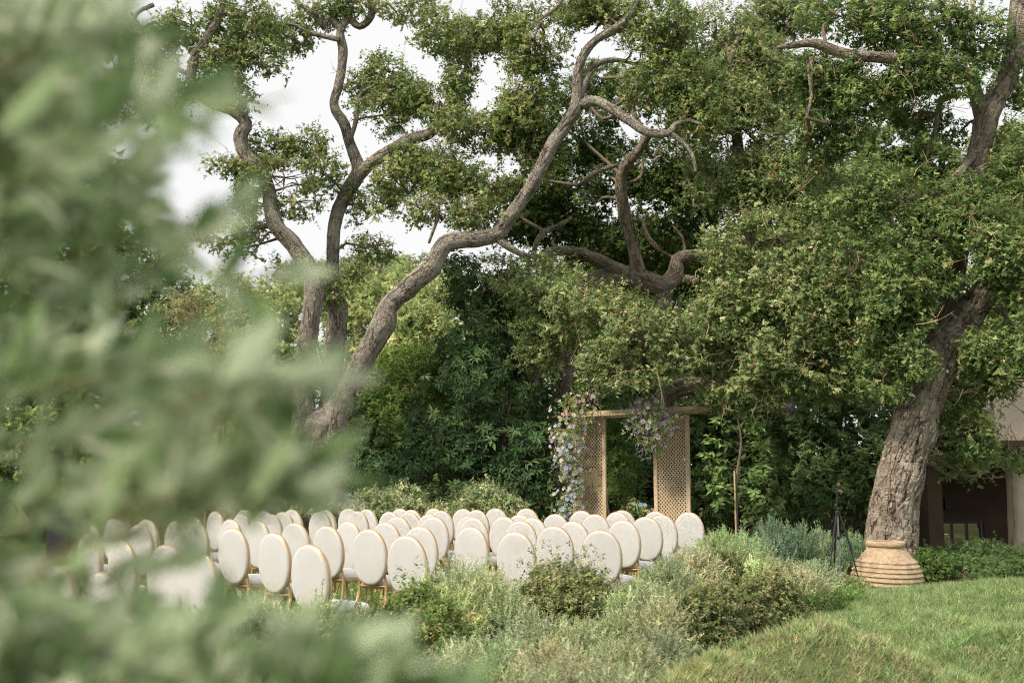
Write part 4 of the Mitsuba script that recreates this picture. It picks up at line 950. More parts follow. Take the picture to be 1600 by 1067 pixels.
# ------------------------------------------------------------------ the clay jar
jar = name('clay_jar'); tag(jar, 'large weathered tan clay jar with ridged sides at the foot of the leaning oak', 'jar')
body = [(0.405, -0.06), (0.412, 0.0), (0.43, 0.07), (0.432, 0.12), (0.420, 0.19), (0.395, 0.26), (0.365, 0.315), (0.325, 0.37), (0.285, 0.42), (0.250, 0.46), (0.222, 0.492), (0.213, 0.505)]
bz = np.array([p[1] for p in body]); br = np.array([p[0] for p in body])
zz = np.linspace(-0.06, 0.505, 150)
rr = np.interp(zz, bz, br)
rr = np.convolve(np.pad(rr, 6, 'edge'), np.ones(13) / 13, 'valid')
for zc in (0.035, 0.095, 0.155, 0.212, 0.268, 0.322):
    t = (zz - zc) / 0.021
    rr = rr + 0.020 * np.where(t < 0, np.exp(-(t * 2.4) ** 2), np.exp(-(t * 0.75) ** 2))
v, f = lathe(list(zip(rr, zz)), 128)
a = np.arctan2(v[:, 1], v[:, 0])
wob = 1 + 0.012 * (meshkit.fbm(np.stack([np.cos(a) * 3, np.sin(a) * 3, v[:, 2] * 9], -1), 3, 3) - 0.5) * 2 + 0.010 * (meshkit.fbm(v * 26, 3, 5) - 0.5)
v[:, :2] *= wob[:, None]; v[:, 2] += 0.006 * np.sin(a * 2 + 1)
jx, jy = (1374 - 800) / F_PX * 13.5, 13.5
jl = np.array([jx, jy, CAM_Z - (911 - HORIZON) * 13.5 / F_PX])
add(jar + '__body', (v + jl, f), 'm_clay', smooth=True)
lip = [(0.213, 0.500), (0.216, 0.507), (0.230, 0.512), (0.240, 0.524), (0.243, 0.545), (0.238, 0.566), (0.226, 0.578), (0.205, 0.580), (0.188, 0.572), (0.180, 0.555), (0.178, 0.50), (0.20, 0.42), (0.30, 0.30)]
v, f = lathe(lip, 96)
v[:, :2] *= 1 + 0.010 * (meshkit.fbm(v * 18, 3, 6) - 0.5)[:, None]
add(jar + '__rim', (v + jl, f), 'm_clay', smooth=60)

# ------------------------------------------------------------------ the tripod
k = name('tripod'); tag(k, 'black tripod with grey centre column standing in the shrubs left of the leaning oak', 'tripod')
tb = np.array([(1302 - 800) / F_PX * 13.2, 13.2, 0.0]); tz = lambda py: CAM_Z - (py - HORIZON) * 13.2 / F_PX
hub = tb + [0, 0, tz(800)]
add(k + '__column', tube([tb + [0, 0, tz(905)], tb + [0, 0, tz(860)], hub], [0.013, 0.013, 0.013], 10), 'm_grey_metal', smooth=40)
add(k + '__upper_column', tube([hub, tb + [0, 0, tz(770)]], [0.010, 0.010], 10), 'm_dark_metal', smooth=40)
add(k + '__hub', cat_meshes([moved(lathe([(0.0, -0.03), (0.03, -0.03), (0.034, -0.02), (0.034, 0.02), (0.026, 0.03), (0.0, 0.03)], 16), hub), moved(lathe([(0.0, -0.02), (0.02, -0.02), (0.02, 0.02), (0, 0.02)], 12), hub - [0, 0, 0.31])]), 'm_dark_metal', smooth=30)
for i, (dx, dy) in enumerate(((-0.20, -0.10), (0.27, -0.04), (0.02, 0.36))):
    add(name(k + '__leg'), cat_meshes([tube([hub + [dx * 0.08, dy * 0.08, -0.01], hub + [dx * 0.55, dy * 0.55, -0.45]], [0.013, 0.013], 8), tube([hub + [dx * 0.5, dy * 0.5, -0.42], [hub[0] + dx, hub[1] + dy, -0.02]], [0.009, 0.008], 8),
                                      tube([hub + [dx * 0.52, dy * 0.52, -0.42], hub + [dx * 0.57, dy * 0.57, -0.47]], [0.018, 0.018], 8)]), 'm_dark_metal', smooth=40)
top = tb + [0, 0, tz(768)]
add(k + '__head', cat_meshes([moved(box(0.05, 0.05, 0.035, bev=0.008), top), tube([top + [-0.02, 0, 0.03], top + [0.02, 0, 0.055], top + [0.07, 0, 0.045], top + [0.11, 0, 0.0]], [0.016, 0.020, 0.017, 0.008], 8, 0.02), moved(box(0.10, 0.05, 0.018, bev=0.006), top + [0.02, 0, 0.075])]), 'm_dark_metal', smooth=35)

# ------------------------------------------------------------------ the loudspeaker on its stool
sp = np.array([(118 - 800) / F_PX * 10.2, 10.2])
sz = lambda py: CAM_Z - (py - HORIZON) * 10.2 / F_PX
k = name('wooden_stool'); tag(k, 'plain wooden stool under the black loudspeaker at far left', 'stool')
g0 = g3(sp[0], sp[1])
ht = sz(877)
add(k + '__top', moved(box(0.36, 0.34, 0.035, bev=0.006), [sp[0] + 0.02, sp[1], ht - 0.0175], -0.3), 'm_wood')
for i, (a, b) in enumerate(((-1, -1), (1, -1), (-1, 1), (1, 1))):
    add(name(k + '__leg'), tube([[sp[0] + 0.02 + a * 0.13, sp[1] + b * 0.12, ht - 0.036], [sp[0] + 0.02 + a * 0.16, sp[1] + b * 0.15, g0[2] - 0.02]], [0.017, 0.014], 8), 'm_wood', smooth=40)
k = name('loudspeaker'); tag(k, 'black box loudspeaker beside the far-left chairs, half hidden by blurred leaves', 'loudspeaker')
sh = sz(800) - sz(874)
C = np.array([sp[0], sp[1], ht + sh / 2])
add(k + '__cabinet', moved(box(0.30, 0.28, sh, bev=0.012), C, -0.3), 'm_black')
fr = lambda x, y, z: C + [x * math.cos(-0.3) - y * math.sin(-0.3), x * math.sin(-0.3) + y * math.cos(-0.3), z]
add(k + '__grille', moved(box(0.25, 0.012, sh * 0.86, bev=0.004), fr(0, -0.146, 0), -0.3), 'm_dark_metal')

# ------------------------------------------------------------------ the house at the right
k = name('stucco_house'); tag(k, 'pale stucco house with a dark open porch at the right edge behind the trees', 'house')
X1 = 12.5
zb = lambda py, y: CAM_Z - (py - HORIZON) * y / F_PX
xb = lambda px, y: (px - 800) / F_PX * y
zr = 2.02
# upper wall with a rounded shoulder, porch roof slab, beam, back wall pierced by a wide window
from shapely.geometry import Polygon, box as rect
x0u = xb(1553, 17.6)
prof = Polygon([(x0u, zr), (X1, zr), (X1, 3.9), (x0u + 1.9, 3.9), (x0u + 1.0, 3.15), (x0u + 0.35, 2.95), (x0u + 0.1, 2.85), (x0u, 2.6)])
m = trimesh.creation.extrude_polygon(prof, 0.45, engine='earcut')
vv = np.array(m.vertices)
add(k + '__upper_wall', (np.stack([vv[:, 0], 17.6 + vv[:, 2], vv[:, 1]], -1), np.array(m.faces)[:, ::-1]), 'm_stucco')
xl = xb(1398, 19)
add(k + '__porch_roof', box(X1 - xl, 5.6, 0.10, ((X1 + xl) / 2, 19.5, zr - 0.052), bev=0.01), 'm_shade_brown')
add(k + '__porch_beam', box(X1 - xl, 0.24, 0.26, ((X1 + xl) / 2, 17.75, zr - 0.30), bev=0.01), 'm_shade_brown')  # dark brown here stands in for shade from trees and roof
yb = 21.6
wx0, wx1, wz0, wz1 = xb(1433, yb), xb(1527, yb), zb(856, yb), zb(812, yb)
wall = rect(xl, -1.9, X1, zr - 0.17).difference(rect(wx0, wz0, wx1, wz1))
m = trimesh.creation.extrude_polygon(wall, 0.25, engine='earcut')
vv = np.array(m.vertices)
add(k + '__back_wall', (np.stack([vv[:, 0], yb + vv[:, 2], vv[:, 1]], -1), np.array(m.faces)[:, ::-1]), 'm_shade_brown')
add(k + '__side_wall', box(0.25, 3.9, 3.7, (xl + 0.125, 19.64, 0.0)), 'm_shade_brown')
for i, px in enumerate((1434, 1478, 1501, 1526)):
    add(name(k + '__window__mullion'), box(0.05, 0.06, wz1 - wz0 - 0.002, (xb(px, yb), yb + 0.05, (wz0 + wz1) / 2)), 'm_dark_metal')
add(k + '__window__head', box(wx1 - wx0 + 0.1, 0.07, 0.05, ((wx0 + wx1) / 2, yb + 0.05, wz1 - 0.03)), 'm_dark_metal')
add(k + '__dark_square', box(xb(1491, yb) - xb(1467, yb), 0.06, 0.24, (xb(1479, yb), yb - 0.03, zb(786, yb))), 'm_black')  # thin black box set on the wall face, no recess cut
px0 = np.array([xb(1586, 17.2), 17.2, 0])
v, f = lathe([(0.26, -1.6), (0.25, -0.6), (0.225, 0.4), (0.205, 1.2), (0.20, 1.5), (0.24, 1.53), (0.27, 1.60), (0.27, 1.72), (0.25, 1.74)], 32)
add(k + '__pillar', (v + px0 + [0, 0, 0], f), 'm_stucco', smooth=35)
k = name('climbing_vine'); tag(k, 'bare brown climbing vine tangled round the porch pillar of the house', 'vine')
rng = np.random.default_rng(140); ms = []
for i in range(5):
    a0 = rng.uniform(2.6, 5.6); z = np.linspace(-1.4, 1.75, 9)
    r = np.interp(z, [-1.6, 0.4, 1.75], [0.275, 0.245, 0.29])
    a = a0 + np.cumsum(rng.normal(0.12, 0.35, 9))
    ms.append(tube(np.stack([px0[0] + r * np.cos(a), px0[1] + r * np.sin(a), z], -1), np.linspace(0.028, 0.014, 9), 6, 0.12))
for i in range(46):
    p = at(rng.uniform(1535, 1640), rng.uniform(690, 748), rng.uniform(16.5, 17.4))
    pts = [p]
    d = unit(rng.normal(size=3) * [1, 0.5, 0.5])
    for _ in range(4):
        d = unit(d + rng.normal(0, 0.5, 3)); pts.append(pts[-1] + d * rng.uniform(0.1, 0.24))
    ms.append(tube(pts, np.linspace(0.013, 0.005, 5), 4, 0.1))
add(k + '__stem', cat_meshes(ms), 'm_dry_twig', smooth=True, kind='stuff')
k = name('garden_table'); tag(k, 'white-clothed table on the lawn seen through the porch window', 'table')
ty = 25.5; tx = xb(1500, ty); th_ = zb(832, ty)
add(k + '__cloth', box(1.3, 0.8, 0.06, (tx, ty, th_ - 0.03), bev=0.01), 'm_white_cloth')
for a, b in ((-1, -1), (1, -1), (-1, 1), (1, 1)):
    add(name(k + '__leg'), tube([[tx + a * 0.55, ty + b * 0.33, th_ - 0.06], [tx + a * 0.58, ty + b * 0.35, gz(tx, ty) - 0.05]], [0.02, 0.018], 6), 'm_dark_metal', smooth=40)
shrub('garden_hedge', 'sunlit green hedge on the far lawn seen through the porch window', 'hedge', [blob(px, 812, 16, 7, 31) for px in range(1420, 1560, 14)], 141, 0.07, 0.04, [(0.11, 0.15, 0.045), (0.08, 0.115, 0.034)], [1, 1], 420)

# ------------------------------------------------------------------ sapling with its stake
k = name('staked_sapling'); tag(k, 'slender leafy sapling tied to an orange-brown stake, right of the arch', 'sapling')
rng = np.random.default_rng(150)
p, r = px_line([(1151, 818, 15.5, 3.0), (1150, 770, 15.5, 2.6), (1153, 730, 15.5, 2.2), (1158, 690, 15.5, 1.8), (1152, 650, 15.5, 1.0)])
p[0][2] = 0
add(k + '__stem', tube(p, r, 8, 0.1), 'm_twig', smooth=True)
add(k + '__stake', box(0.022, 0.022, 1.55, (at(1148, 760, 15.45)[0], 15.45, 0.75), bev=0.004), 'm_wood')
L = []
ms = []
for px, py, tx_, ty_ in ((1153, 735, 1112, 740), (1153, 730, 1100, 715), (1155, 705, 1110, 690), (1156, 700, 1195, 705), (1156, 690, 1186, 672), (1156, 680, 1120, 660), (1154, 660, 1140, 635), (1154, 655, 1172, 640), (1153, 745, 1192, 742), (1152, 765, 1110, 765), (1152, 760, 1180, 775), (1151, 780, 1120, 792)):
    A, B = at(px, py, 15.5), at(tx_, ty_, 15.5 + rng.normal(0, 0.25))
    M = (A + B) / 2 + [0, 0, 0.06]
    ms.append(tube([A, M, B], [0.006, 0.005, 0.003], 4, 0.1))
    n = 26
    t = np.repeat([0.45, 0.7, 0.9, 1.02], 7)[:n]; q = A + (B - A) * t[:, None] + [0, 0, 0.05] + rng.normal(0, 0.035, (n, 3))
    d = unit(rng.normal(size=(n, 3)) * [1, 0.7, 0.5] + unit(B - A) * 0.5 + [0, -0.15, -0.2])
    L.append(leaf_quads(q, d, np.tile([0, -0.5, 1.0], (n, 1)) + rng.normal(0, 0.4, (n, 3)), 0.12 * np.exp(rng.normal(0, 0.2, n)), 0.052, palette(rng, n, [(0.115, 0.165, 0.06), (0.085, 0.13, 0.045)], [1, 1])))
add(k + '__branch', cat_meshes(ms), 'm_twig', smooth=True, kind='stuff')
v, f, c = join_leaves(L)
add(k + '__leaf', (v, f), 'm_soft_leaf', color=c, kind='stuff')


# ------------------------------------------------------------------ the planted bed in front of the chairs
def dome(px, py, hw, y):
    """A shrub standing on the ground whose top shows at (px, py): (centre, radii)."""
    top = at(px, py, y); g = float(gz(top[0], y)); H = max(0.15, top[2] - g); r = hw * y / F_PX
    return np.array([top[0], y, g + 0.40 * H]), np.array([r, r * 0.85, 0.60 * H])


def rosemary(label, domes, seed, stems, needles=24, cols=None, weights=None, nl=0.028, nw=0.0082, flowers=0, up=0.55, base='rosemary_shrub', fcol=(0.72, 0.72, 0.74), group='feathery grey-green shrubs in the bed'):
    k = name(base); tag(k, label, 'shrub', group)
    rng = np.random.default_rng(seed)
    Ls, ms, fl = [], [], []
    for c, r in domes:
        n = int(1.35 * stems * (r[0] * r[2]) / 0.12)
        d = unit(rng.normal(size=(n, 3)) + [0, 0, 0.5]); d[:, 2] = np.abs(d[:, 2]) - 0.25
        rad = rng.random((n, 1)) ** 0.30 * (0.55 + 0.95 * meshkit.fbm(d * 3.0 + c * 3, 2, 9)[:, None])
        tip = c + d * r * rad
        ax = unit(d * 0.8 + rng.normal(0, 0.30, (n, 3)) + [0, 0, up])
        ln = rng.uniform(0.10, 0.24, n)
        b = tip - ax * ln[:, None] * 0.55
        t = (np.arange(needles)[None] + rng.random((n, needles))) / needles
        p = (b[:, None] + ax[:, None] * (t * ln[:, None])[..., None]).reshape(-1, 3)
        A = np.repeat(ax, needles, 0)
        dd = unit(A * 0.75 + unit(rng.normal(size=A.shape)) * 0.85)
        shift = math.exp(rng.normal(0, 0.13)) * (1 + rng.normal(0, 0.05, 3))
        col = shift * np.repeat(palette(rng, n, cols or [(0.175, 0.205, 0.110), (0.135, 0.165, 0.085), (0.235, 0.255, 0.150), (0.095, 0.12, 0.058)], weights or [4, 4, 2, 2]), needles, 0) * np.exp(rng.normal(0, 0.14, (len(A), 1)))
        Ls.append(leaf_tris(p, dd, rng.normal(size=A.shape), nl * np.exp(rng.normal(0, 0.25, len(A))), nw, col))
        for i in range(0, n, 7):
            f0 = np.array([c[0] + (tip[i, 0] - c[0]) * 0.35, c[1] + (tip[i, 1] - c[1]) * 0.35, c[2] - r[2] * 0.66])
            ms.append(tube([f0, (f0 + b[i]) / 2 + rng.normal(0, 0.03, 3), tip[i]], [0.005, 0.004, 0.002], 3, 0.3))
        for i in rng.choice(n, min(n, int(flowers * r[0] * r[2] / 0.12)), replace=False):
            fl.append(bloom(rng, tip[i] + ax[i] * 0.03, ax[i] + [0, -0.6, 0.4], 0.016, 5, fcol))
    v, f, c = join_leaves(Ls)
    add(k + '__foliage', (v, f), 'm_soft_leaf', color=c)
    add(k + '__stem', cat_meshes(ms), 'm_twig', smooth=True, kind='stuff')
    if fl:
        v, f, c = join_leaves(fl)
        add(k + '__flower', (v, f), 'm_petal', color=c, kind='stuff')


GG = [(0.195, 0.212, 0.130), (0.158, 0.178, 0.104), (0.240, 0.250, 0.162), (0.112, 0.132, 0.072)]
LG = [(0.172, 0.184, 0.112), (0.140, 0.154, 0.088), (0.215, 0.220, 0.145), (0.104, 0.120, 0.064)]
rosemary('feathery grey-green shrub in front of the chairs at the middle, its sprigs crossing their backs', [dome(720, 862, 66, 8.3), dome(765, 880, 54, 8.1), dome(665, 890, 50, 8.2), dome(795, 905, 54, 7.9), dome(640, 915, 40, 7.9), dome(700, 905, 70, 7.8)], 201, 480, cols=GG)
rosemary('feathery grey-green shrub right of the rightmost front chairs', [dome(1040, 856, 50, 9.9), dome(985, 895, 46, 9.0), dome(1080, 842, 50, 10.6), dome(1010, 905, 50, 8.6), dome(960, 915, 44, 8.4)], 202, 480, cols=GG, flowers=10)
rosemary('tall soft grey-green shrub beside the rightmost chair', [dome(1120, 818, 46, 12.6), dome(1165, 822, 46, 12.4), dome(1100, 845, 40, 12.0), dome(1150, 838, 50, 11.8)], 203, 460, cols=[(0.165, 0.20, 0.12), (0.125, 0.155, 0.088), (0.215, 0.245, 0.15)], weights=[3, 3, 1.5])
rosemary('spiky blue-green shrub left of the tripod in the shade edge', [dome(1210, 800, 34, 13.6), dome(1245, 806, 36, 13.8), dome(1280, 815, 34, 13.9), dome(1330, 825, 24, 14.2)], 204, 420, cols=[(0.10, 0.135, 0.085), (0.075, 0.105, 0.062), (0.14, 0.175, 0.11)], weights=[3, 3, 1.5], up=1.6)
rosemary('low grey-green shrub dotted with white flowers between tripod and coppery mounds', [dome(1220, 865, 46, 11.6), dome(1270, 870, 40, 12.0), dome(1180, 870, 36, 11.4), dome(1250, 885, 46, 11.2)], 205, 440, cols=GG, flowers=26)
rosemary('sprawling pale green shrub in the middle of the bed below the front chairs', [dome(1035, 915, 44, 7.6), dome(840, 945, 60, 7.3), dome(900, 950, 56, 7.3), dome(790, 975, 66, 6.7), dome(870, 985, 66, 6.5), dome(720, 985, 60, 6.6), dome(960, 945, 50, 7.7)], 206, 430, cols=LG, nl=0.024, nw=0.0075, flowers=5)
rosemary('sprawling wispy green shrub at the bottom middle of the bed', [dome(900, 1015, 80, 5.7), dome(980, 985, 66, 6.5), dome(1030, 975, 56, 7.0), dome(820, 1030, 90, 5.4), dome(960, 1035, 70, 5.5), dome(1000, 940, 56, 7.9)], 207, 420, cols=LG + GG, weights=[3, 3, 2, 2, 3, 3, 2, 2], nl=0.026, nw=0.0065, flowers=4)
rosemary('light green leafy shrub before the left chairs, partly behind the blurred leaves', [dome(385, 905, 46, 7.2), dome(340, 930, 50, 6.8), dome(440, 925, 46, 7.2), dome(500, 915, 40, 7.6), dome(560, 930, 46, 7.4), dome(600, 960, 60, 6.8), dome(480, 975, 70, 6.2), dome(380, 985, 80, 5.8)], 208, 380, cols=LG, nl=0.026, nw=0.010, flowers=9)
rosemary('pale leafy shrub against the left side of the clay jar', [dome(1318, 898, 28, 12.6), dome(1290, 905, 32, 12.4), dome(1340, 905, 16, 12.7)], 209, 420, cols=[(0.16, 0.18, 0.09), (0.125, 0.15, 0.068), (0.085, 0.11, 0.042)], weights=[3, 3, 2], nl=0.028, nw=0.013)
rosemary('bright green low plant between the coppery mounds and the lawn', [dome(1285, 925, 40, 10.8), dome(1240, 950, 34, 9.8), dome(1320, 920, 30, 11.3)], 210, 420, cols=[(0.072, 0.102, 0.036), (0.056, 0.084, 0.028), (0.10, 0.128, 0.052)], weights=[3, 3, 1.5], nl=0.026, nw=0.011)


def mound(label, domes, seed, cols, weights, per_m2=26000, L=0.024, W=0.0155, group='clipped coppery shrub mounds in the bed', base='mounded_shrub'):
    k = name(base); tag(k, label, 'shrub', group)
    rng = np.random.default_rng(seed)
    bl = [(c, r, 1.0) for c, r in domes]
    p, o = in_ellipsoids(rng, bl, per_m2 / 9, 0.34, 7.0, 0.70)
    kz = p[:, 2] > gz(p[:, 0], p[:, 1]) + 0.02
    p, o = p[kz], o[kz]
    ax = unit(o + rng.normal(0, 0.45, o.shape) + [0, 0, 0.3])
    v, f, c = sprays(rng, p - ax * 0.03, ax, 0.06, 9, L, W, cols, weights, spread=0.9, jit=0.13, fine=True)
    add(k + '__foliage', (v, f), 'm_oak_leaf', color=c)
    ms = []
    for c, r in domes:
        for _ in range(7):
            e = c + unit(rng.normal(size=3) + [0, 0, 0.6]) * r * 0.8
            f0 = np.array([c[0] + rng.normal(0, 0.05), c[1] + rng.normal(0, 0.05), c[2] - r[2] * 0.66])
            ms.append(tube([f0, (f0 + e) / 2 + rng.normal(0, 0.03, 3), e], [0.009, 0.006, 0.003], 4, 0.2))
    add(k + '__stem', cat_meshes(ms), 'm_twig', smooth=True, kind='stuff')


COP = [(0.115, 0.125, 0.058), (0.082, 0.098, 0.042), (0.140, 0.130, 0.072), (0.165, 0.140, 0.084), (0.052, 0.066, 0.028)]
CW = [4, 4, 1.8, 0.6, 2]
mound('rounded dark coppery shrub mound in front of the chairs right of centre', [dome(880, 876, 62, 8.7), dome(845, 893, 40, 8.5), dome(925, 892, 44, 8.6), dome(880, 905, 60, 8.4)], 220, COP, CW)
mound('dark green rounded shrub at the left of the bed below the front chairs', [dome(655, 915, 58, 7.4), dome(690, 940, 48, 7.1), dome(622, 935, 38, 7.3), dome(660, 960, 60, 6.9)], 221, [(0.075, 0.105, 0.034), (0.055, 0.08, 0.026), (0.13, 0.14, 0.055), (0.20, 0.17, 0.08)], [4, 4, 2, 1])
mound('broad coppery shrub mound left of two beside the lawn', [dome(1095, 915, 48, 8.0), dome(1062, 935, 34, 7.8), dome(1128, 912, 36, 8.2)], 222, COP, CW)
mound('broad coppery shrub mound right of two touching the lawn', [dome(1200, 894, 54, 8.9), dome(1228, 915, 32, 8.9), dome(1168, 912, 34, 8.6)], 223, COP, [4, 4, 2.2, 0.9, 2])
mound('small coppery shrub behind the two broad mounds', [dome(1128, 858, 30, 10.9), dome(1110, 868, 24, 10.7), dome(1146, 870, 22, 10.8)], 224, COP, [4, 4, 2.2, 0.9, 2])
DG = [(0.055, 0.085, 0.034), (0.04, 0.065, 0.025), (0.08, 0.11, 0.045)]
mound('low spreading dark green shrub mound before the porch at right', [dome(1535, 845, 62, 15.2), dome(1478, 862, 40, 15.0), dome(1580, 856, 60, 15.0), dome(1620, 872, 50, 14.6), dome(1520, 868, 60, 14.6)], 225, DG, [3, 3, 1], per_m2=17000, L=0.032, W=0.014, group='dark green shrubs right of the jar')
mound('small dark green shrub between the clay jar and the spreading mound', [dome(1440, 855, 28, 14.4), dome(1462, 862, 22, 14.3), dome(1428, 870, 20, 14.2)], 226, [(0.06, 0.095, 0.03), (0.045, 0.07, 0.024)], [1, 1], per_m2=17000, L=0.032, W=0.018, group='dark green shrubs right of the jar')

# low plants that fill the bed between the shrubs
rng = np.random.default_rng(230)
n = 15000
by = rng.uniform(4.2, 12.5, n); bx = rng.uniform(-0.52, 0.36, n) * by
k_ = (lawn_side(bx, by) < 0.05) & ((bx > -0.10 * by - 0.2) | (by < 7.3)) & (bx > 0.12 * (by - 8.6) * (by > 8.6) * 3 - 3.2 * (by < 9))
bx, by = bx[k_], by[k_]
b = np.stack([bx, by, gz(bx, by)], -1)
ax = unit(rng.normal(0, 0.45, b.shape) + [0, 0, 1])
v, f, c = sprays(rng, b, ax, rng.uniform(0.05, 0.15, len(b)), 9, 0.030, 0.013, LG + GG, [3, 3, 1, 3, 2, 2, 1, 2], fine=True)
add('ground_cover', (v, f), 'm_soft_leaf', color=c, kind='stuff', label='low mixed green ground cover filling the planted bed', cat='ground cover')

# small white flowers in the turf between the chairs
rng = np.random.default_rng(231)
fl = []
for _ in range(420):
    y = rng.uniform(6.0, 15.5); x = rng.uniform(-0.30, 0.12) * y
    fl.append(bloom(rng, g3(x, y, rng.uniform(0.03, 0.11)), np.array([0, -0.4, 1.0]) + rng.normal(0, 0.2, 3), 0.024, 7, (0.74, 0.73, 0.70), (0.5, 0.38, 0.05)))
v, f, c = join_leaves(fl)
add('daisies', (v, f), 'm_petal', color=c, kind='stuff', label='small white daisies scattered in the turf among the chairs', cat='flowers')

# ------------------------------------------------------------------ the blurred shrub close to the camera
k = name('foreground_shrub'); tag(k, 'large out-of-focus shrub with long grey-green leaves filling the left foreground', 'shrub')
rng = np.random.default_rng(240)


def lance(L, W, bend, col):
    """A pointed leaf with a folded midrib, curving down: base at the origin, along +x, upper side +z."""
    t = np.array([0, 0.12, 0.3, 0.5, 0.7, 0.88, 1.0]); w = np.array([0.10, 0.5, 0.9, 1.0, 0.8, 0.42, 0.02]) * W / 2
    x = L * t; z = -bend * L * t ** 2
    v = np.concatenate([np.stack([x, -w, z + 0.22 * w], 1), np.stack([x, 0 * x, z], 1), np.stack([x, w, z + 0.22 * w], 1)])
    m = len(t); f = []
    for r in range(2):
        for i in range(m - 1):
            a, b = r * m + i, r * m + i + 1
            f += [[a, b, b + m], [a, b + m, a + m]]
    return v, np.array(f), np.tile(col, (len(v), 1))


FCOL = [(0.40, 0.50, 0.32), (0.30, 0.41, 0.22), (0.52, 0.60, 0.43), (0.18, 0.28, 0.12), (0.64, 0.69, 0.54), (0.58, 0.44, 0.33)]
FW = [4, 4, 3, 2.8, 2.0, 0.015]
VAR_L = [lance(1.0, 0.31, 0.14, c) for c in FCOL]
VAR_P = [mikit.ply((v, f), 'm_soft_leaf', smooth=True, color=c) for v, f, c in VAR_L]
# right-hand outline of the shrub in the photograph
EDGE = np.array([(-60, 300), (0, 290), (60, 250), (110, 215), (170, 270), (220, 225), (300, 240), (350, 330), (410, 400), (450, 330), (500, 250), (560, 340), (600, 430), (640, 370), (690, 330), (740, 440), (770, 370), (790, 120), (820, 30), (860, -10), (900, 0), (940, 100), (970, 280), (1000, 470), (1040, 640), (1080, 700), (1140, 740)], float)


def edge(py):
    return np.interp(py, EDGE[:, 0], EDGE[:, 1])


shoots = []
for _ in range(125):                                              # the dense body
    py = rng.uniform(-80, 1160)
    px = edge(py) - abs(rng.normal(0, 1)) * 140 - 60
    shoots.append((px, py, rng.uniform(-35, 55), rng.uniform(0.8, 1.35), 1.0))
for _ in range(140):
    shoots.append((rng.uniform(-180, 90), rng.uniform(-80, 1160), rng.uniform(-30, 60), rng.uniform(0.85, 1.5), 1.0))
for _ in range(44):                                               # its upper left
    shoots.append((rng.uniform(-20, 225), rng.uniform(-30, 340), rng.uniform(-30, 60), rng.uniform(0.8, 1.2), 1.0))
for _ in range(46):                                               # its lowest boughs
    shoots.append((rng.uniform(-80, 330), rng.uniform(960, 1180), rng.uniform(0, 70), rng.uniform(0.75, 1.1), 1.0))
for q in ((300, 150, 25, 0.72, 1), (330, 175, -25, 0.75, 0.8), (455, 150, 10, 0.85, 0.35), (265, 235, 60, 0.8, 0.7), (345, 340, 35, 0.8, 0.8), (450, 425, 5, 0.85, 0.6), (400, 470, -50, 0.75, 0.6), (300, 540, 20, 0.65, 1), (390, 570, 30, 0.8, 0.8), (480, 590, 14, 0.78, 0.9), (500, 612, -6, 0.8, 0.6), (420, 620, 25, 0.8, 0.8), (515, 596, 4, 0.76, 0.9), (455, 600, 20, 0.78, 0.9), (440, 655, 12, 0.8, 0.7), (490, 738, 8, 0.76, 0.9), (525, 752, 14, 0.76, 0.8), (430, 720, 24, 0.8, 0.9), (380, 700, 16, 0.8, 0.9), (410, 775, 2, 0.8, 0.8), (640, 1075, 20, 0.74, 1), (690, 1085, 15, 0.74, 1), (740, 1090, 22, 0.76, 0.9), (590, 1050, 25, 0.74, 1), (540, 1020, 30, 0.76, 1),
          (505, 722, 10, 0.78, 0.7), (460, 752, 16, 0.78, 0.8), (400, 762, 5, 0.8, 0.8), (330, 735, 30, 0.8, 0.8), (290, 885, 15, 0.85, 0.55), (225, 885, 5, 0.9, 0.5), (180, 830, 25, 0.9, 0.5), (640, 1040, 25, 0.6, 1), (700, 1060, 20, 0.6, 1), (560, 1000, 40, 0.62, 1), (450, 1000, 45, 0.62, 1), (520, 1060, 30, 0.58, 1), (350, 960, 50, 0.66, 1), (260, 990, 40, 0.62, 1)):
    shoots.append(q)
leaves_, stems_ = [], []
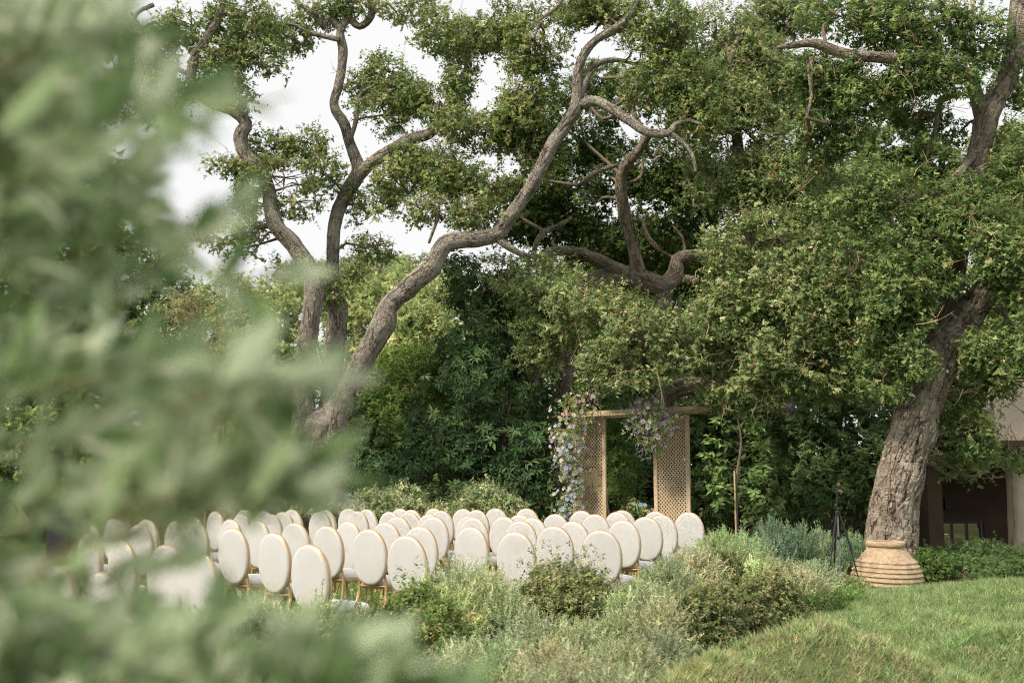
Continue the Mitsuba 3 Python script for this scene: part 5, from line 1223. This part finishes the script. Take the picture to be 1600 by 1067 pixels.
for px, py, ang, y, full in shoots:
    y = max(y, 0.72)
    tip = at(px, py, y)
    a = math.radians(ang)
    d = unit(np.array([math.cos(a), rng.normal(0, 0.35), math.sin(a)]))
    Ls = rng.uniform(0.06, 0.12)
    n = max(2, int(rng.integers(7, 11) * full))
    up = unit(np.array([0, -0.3, 1.0]) - d * (np.array([0, -0.3, 1.0]) @ d)); sd = np.cross(d, up)
    for i in range(n):
        t = (i + rng.random()) / n
        base = tip - d * Ls * (1 - t)
        b = i * 2.4 + rng.normal(0, 0.4)
        out = math.cos(b) * up + math.sin(b) * sd
        ld = unit(d * (0.55 + 0.9 * t) + out * (0.95 - 0.45 * t) + rng.normal(0, 0.1, 3))
        nr = unit(d * 0.8 - out * 0.5 + np.array([0, -0.1, 0.5]) + rng.normal(0, 0.25, 3)); nr = unit(nr - ld * (nr @ ld))
        L = rng.uniform(0.048, 0.076) * (1.1 - 0.35 * t)
        if np.linalg.norm(base + ld * L - EYE) < 0.42 or base[1] < 0.4:
            continue
        M = np.eye(4); M[:3, 0], M[:3, 1], M[:3, 2], M[:3, 3] = ld * L, np.cross(nr, ld) * L, nr * L, base
        leaves_.append((M, int(rng.choice(6, p=np.array(FW) / sum(FW)))))
    root = tip - d * rng.uniform(0.09, 0.13) + [-0.02, rng.uniform(0, 0.05), -0.02]
    stems_.append(tube([root, tip - d * 0.08, tip], [0.0022, 0.0018, 0.0012], 5, 0.05))
heads = []
for M, _ in leaves_:
    c = M[:3, 3] - EYE; q = 800 + F_PX * c[0] / (c @ FWD), 533.5 - F_PX * (c @ UP) / (c @ FWD)
    heads.append((c @ FWD) if -30 < q[0] < 1600 and -20 < q[1] < 1087 else 9.0)
order = np.argsort(heads)
for i in order[:300]:
    M, w = leaves_[i]
    scene[name(k + '__leaf')] = {**VAR_P[w], 'to_world': T(M)}
rest = [(VAR_L[w][0] @ M[:3, :3].T + M[:3, 3], VAR_L[w][1], VAR_L[w][2]) for M, w in (leaves_[i] for i in order[300:])]
v, f, c = join_leaves(rest)
add(k + '__foliage', (v, f), 'm_soft_leaf', color=c, smooth=True, kind='stuff')
for m in range(4):
    y0 = rng.uniform(0.75, 1.1)
    a, b = at(-300 + 20 * m, 1300, y0), at(-190 + 30 * m, 1050 - 150 * m, y0 - 0.1)
    stems_.append(tube([[a[0] - 0.02, a[1] + 0.15, 0.0], a, (a + b) / 2 + rng.normal(0, 0.02, 3), b], [0.006, 0.005, 0.0035, 0.0025], 6, 0.05))
add(k + '__stem', cat_meshes(stems_), 'm_green_stem', smooth=True, kind='stuff')
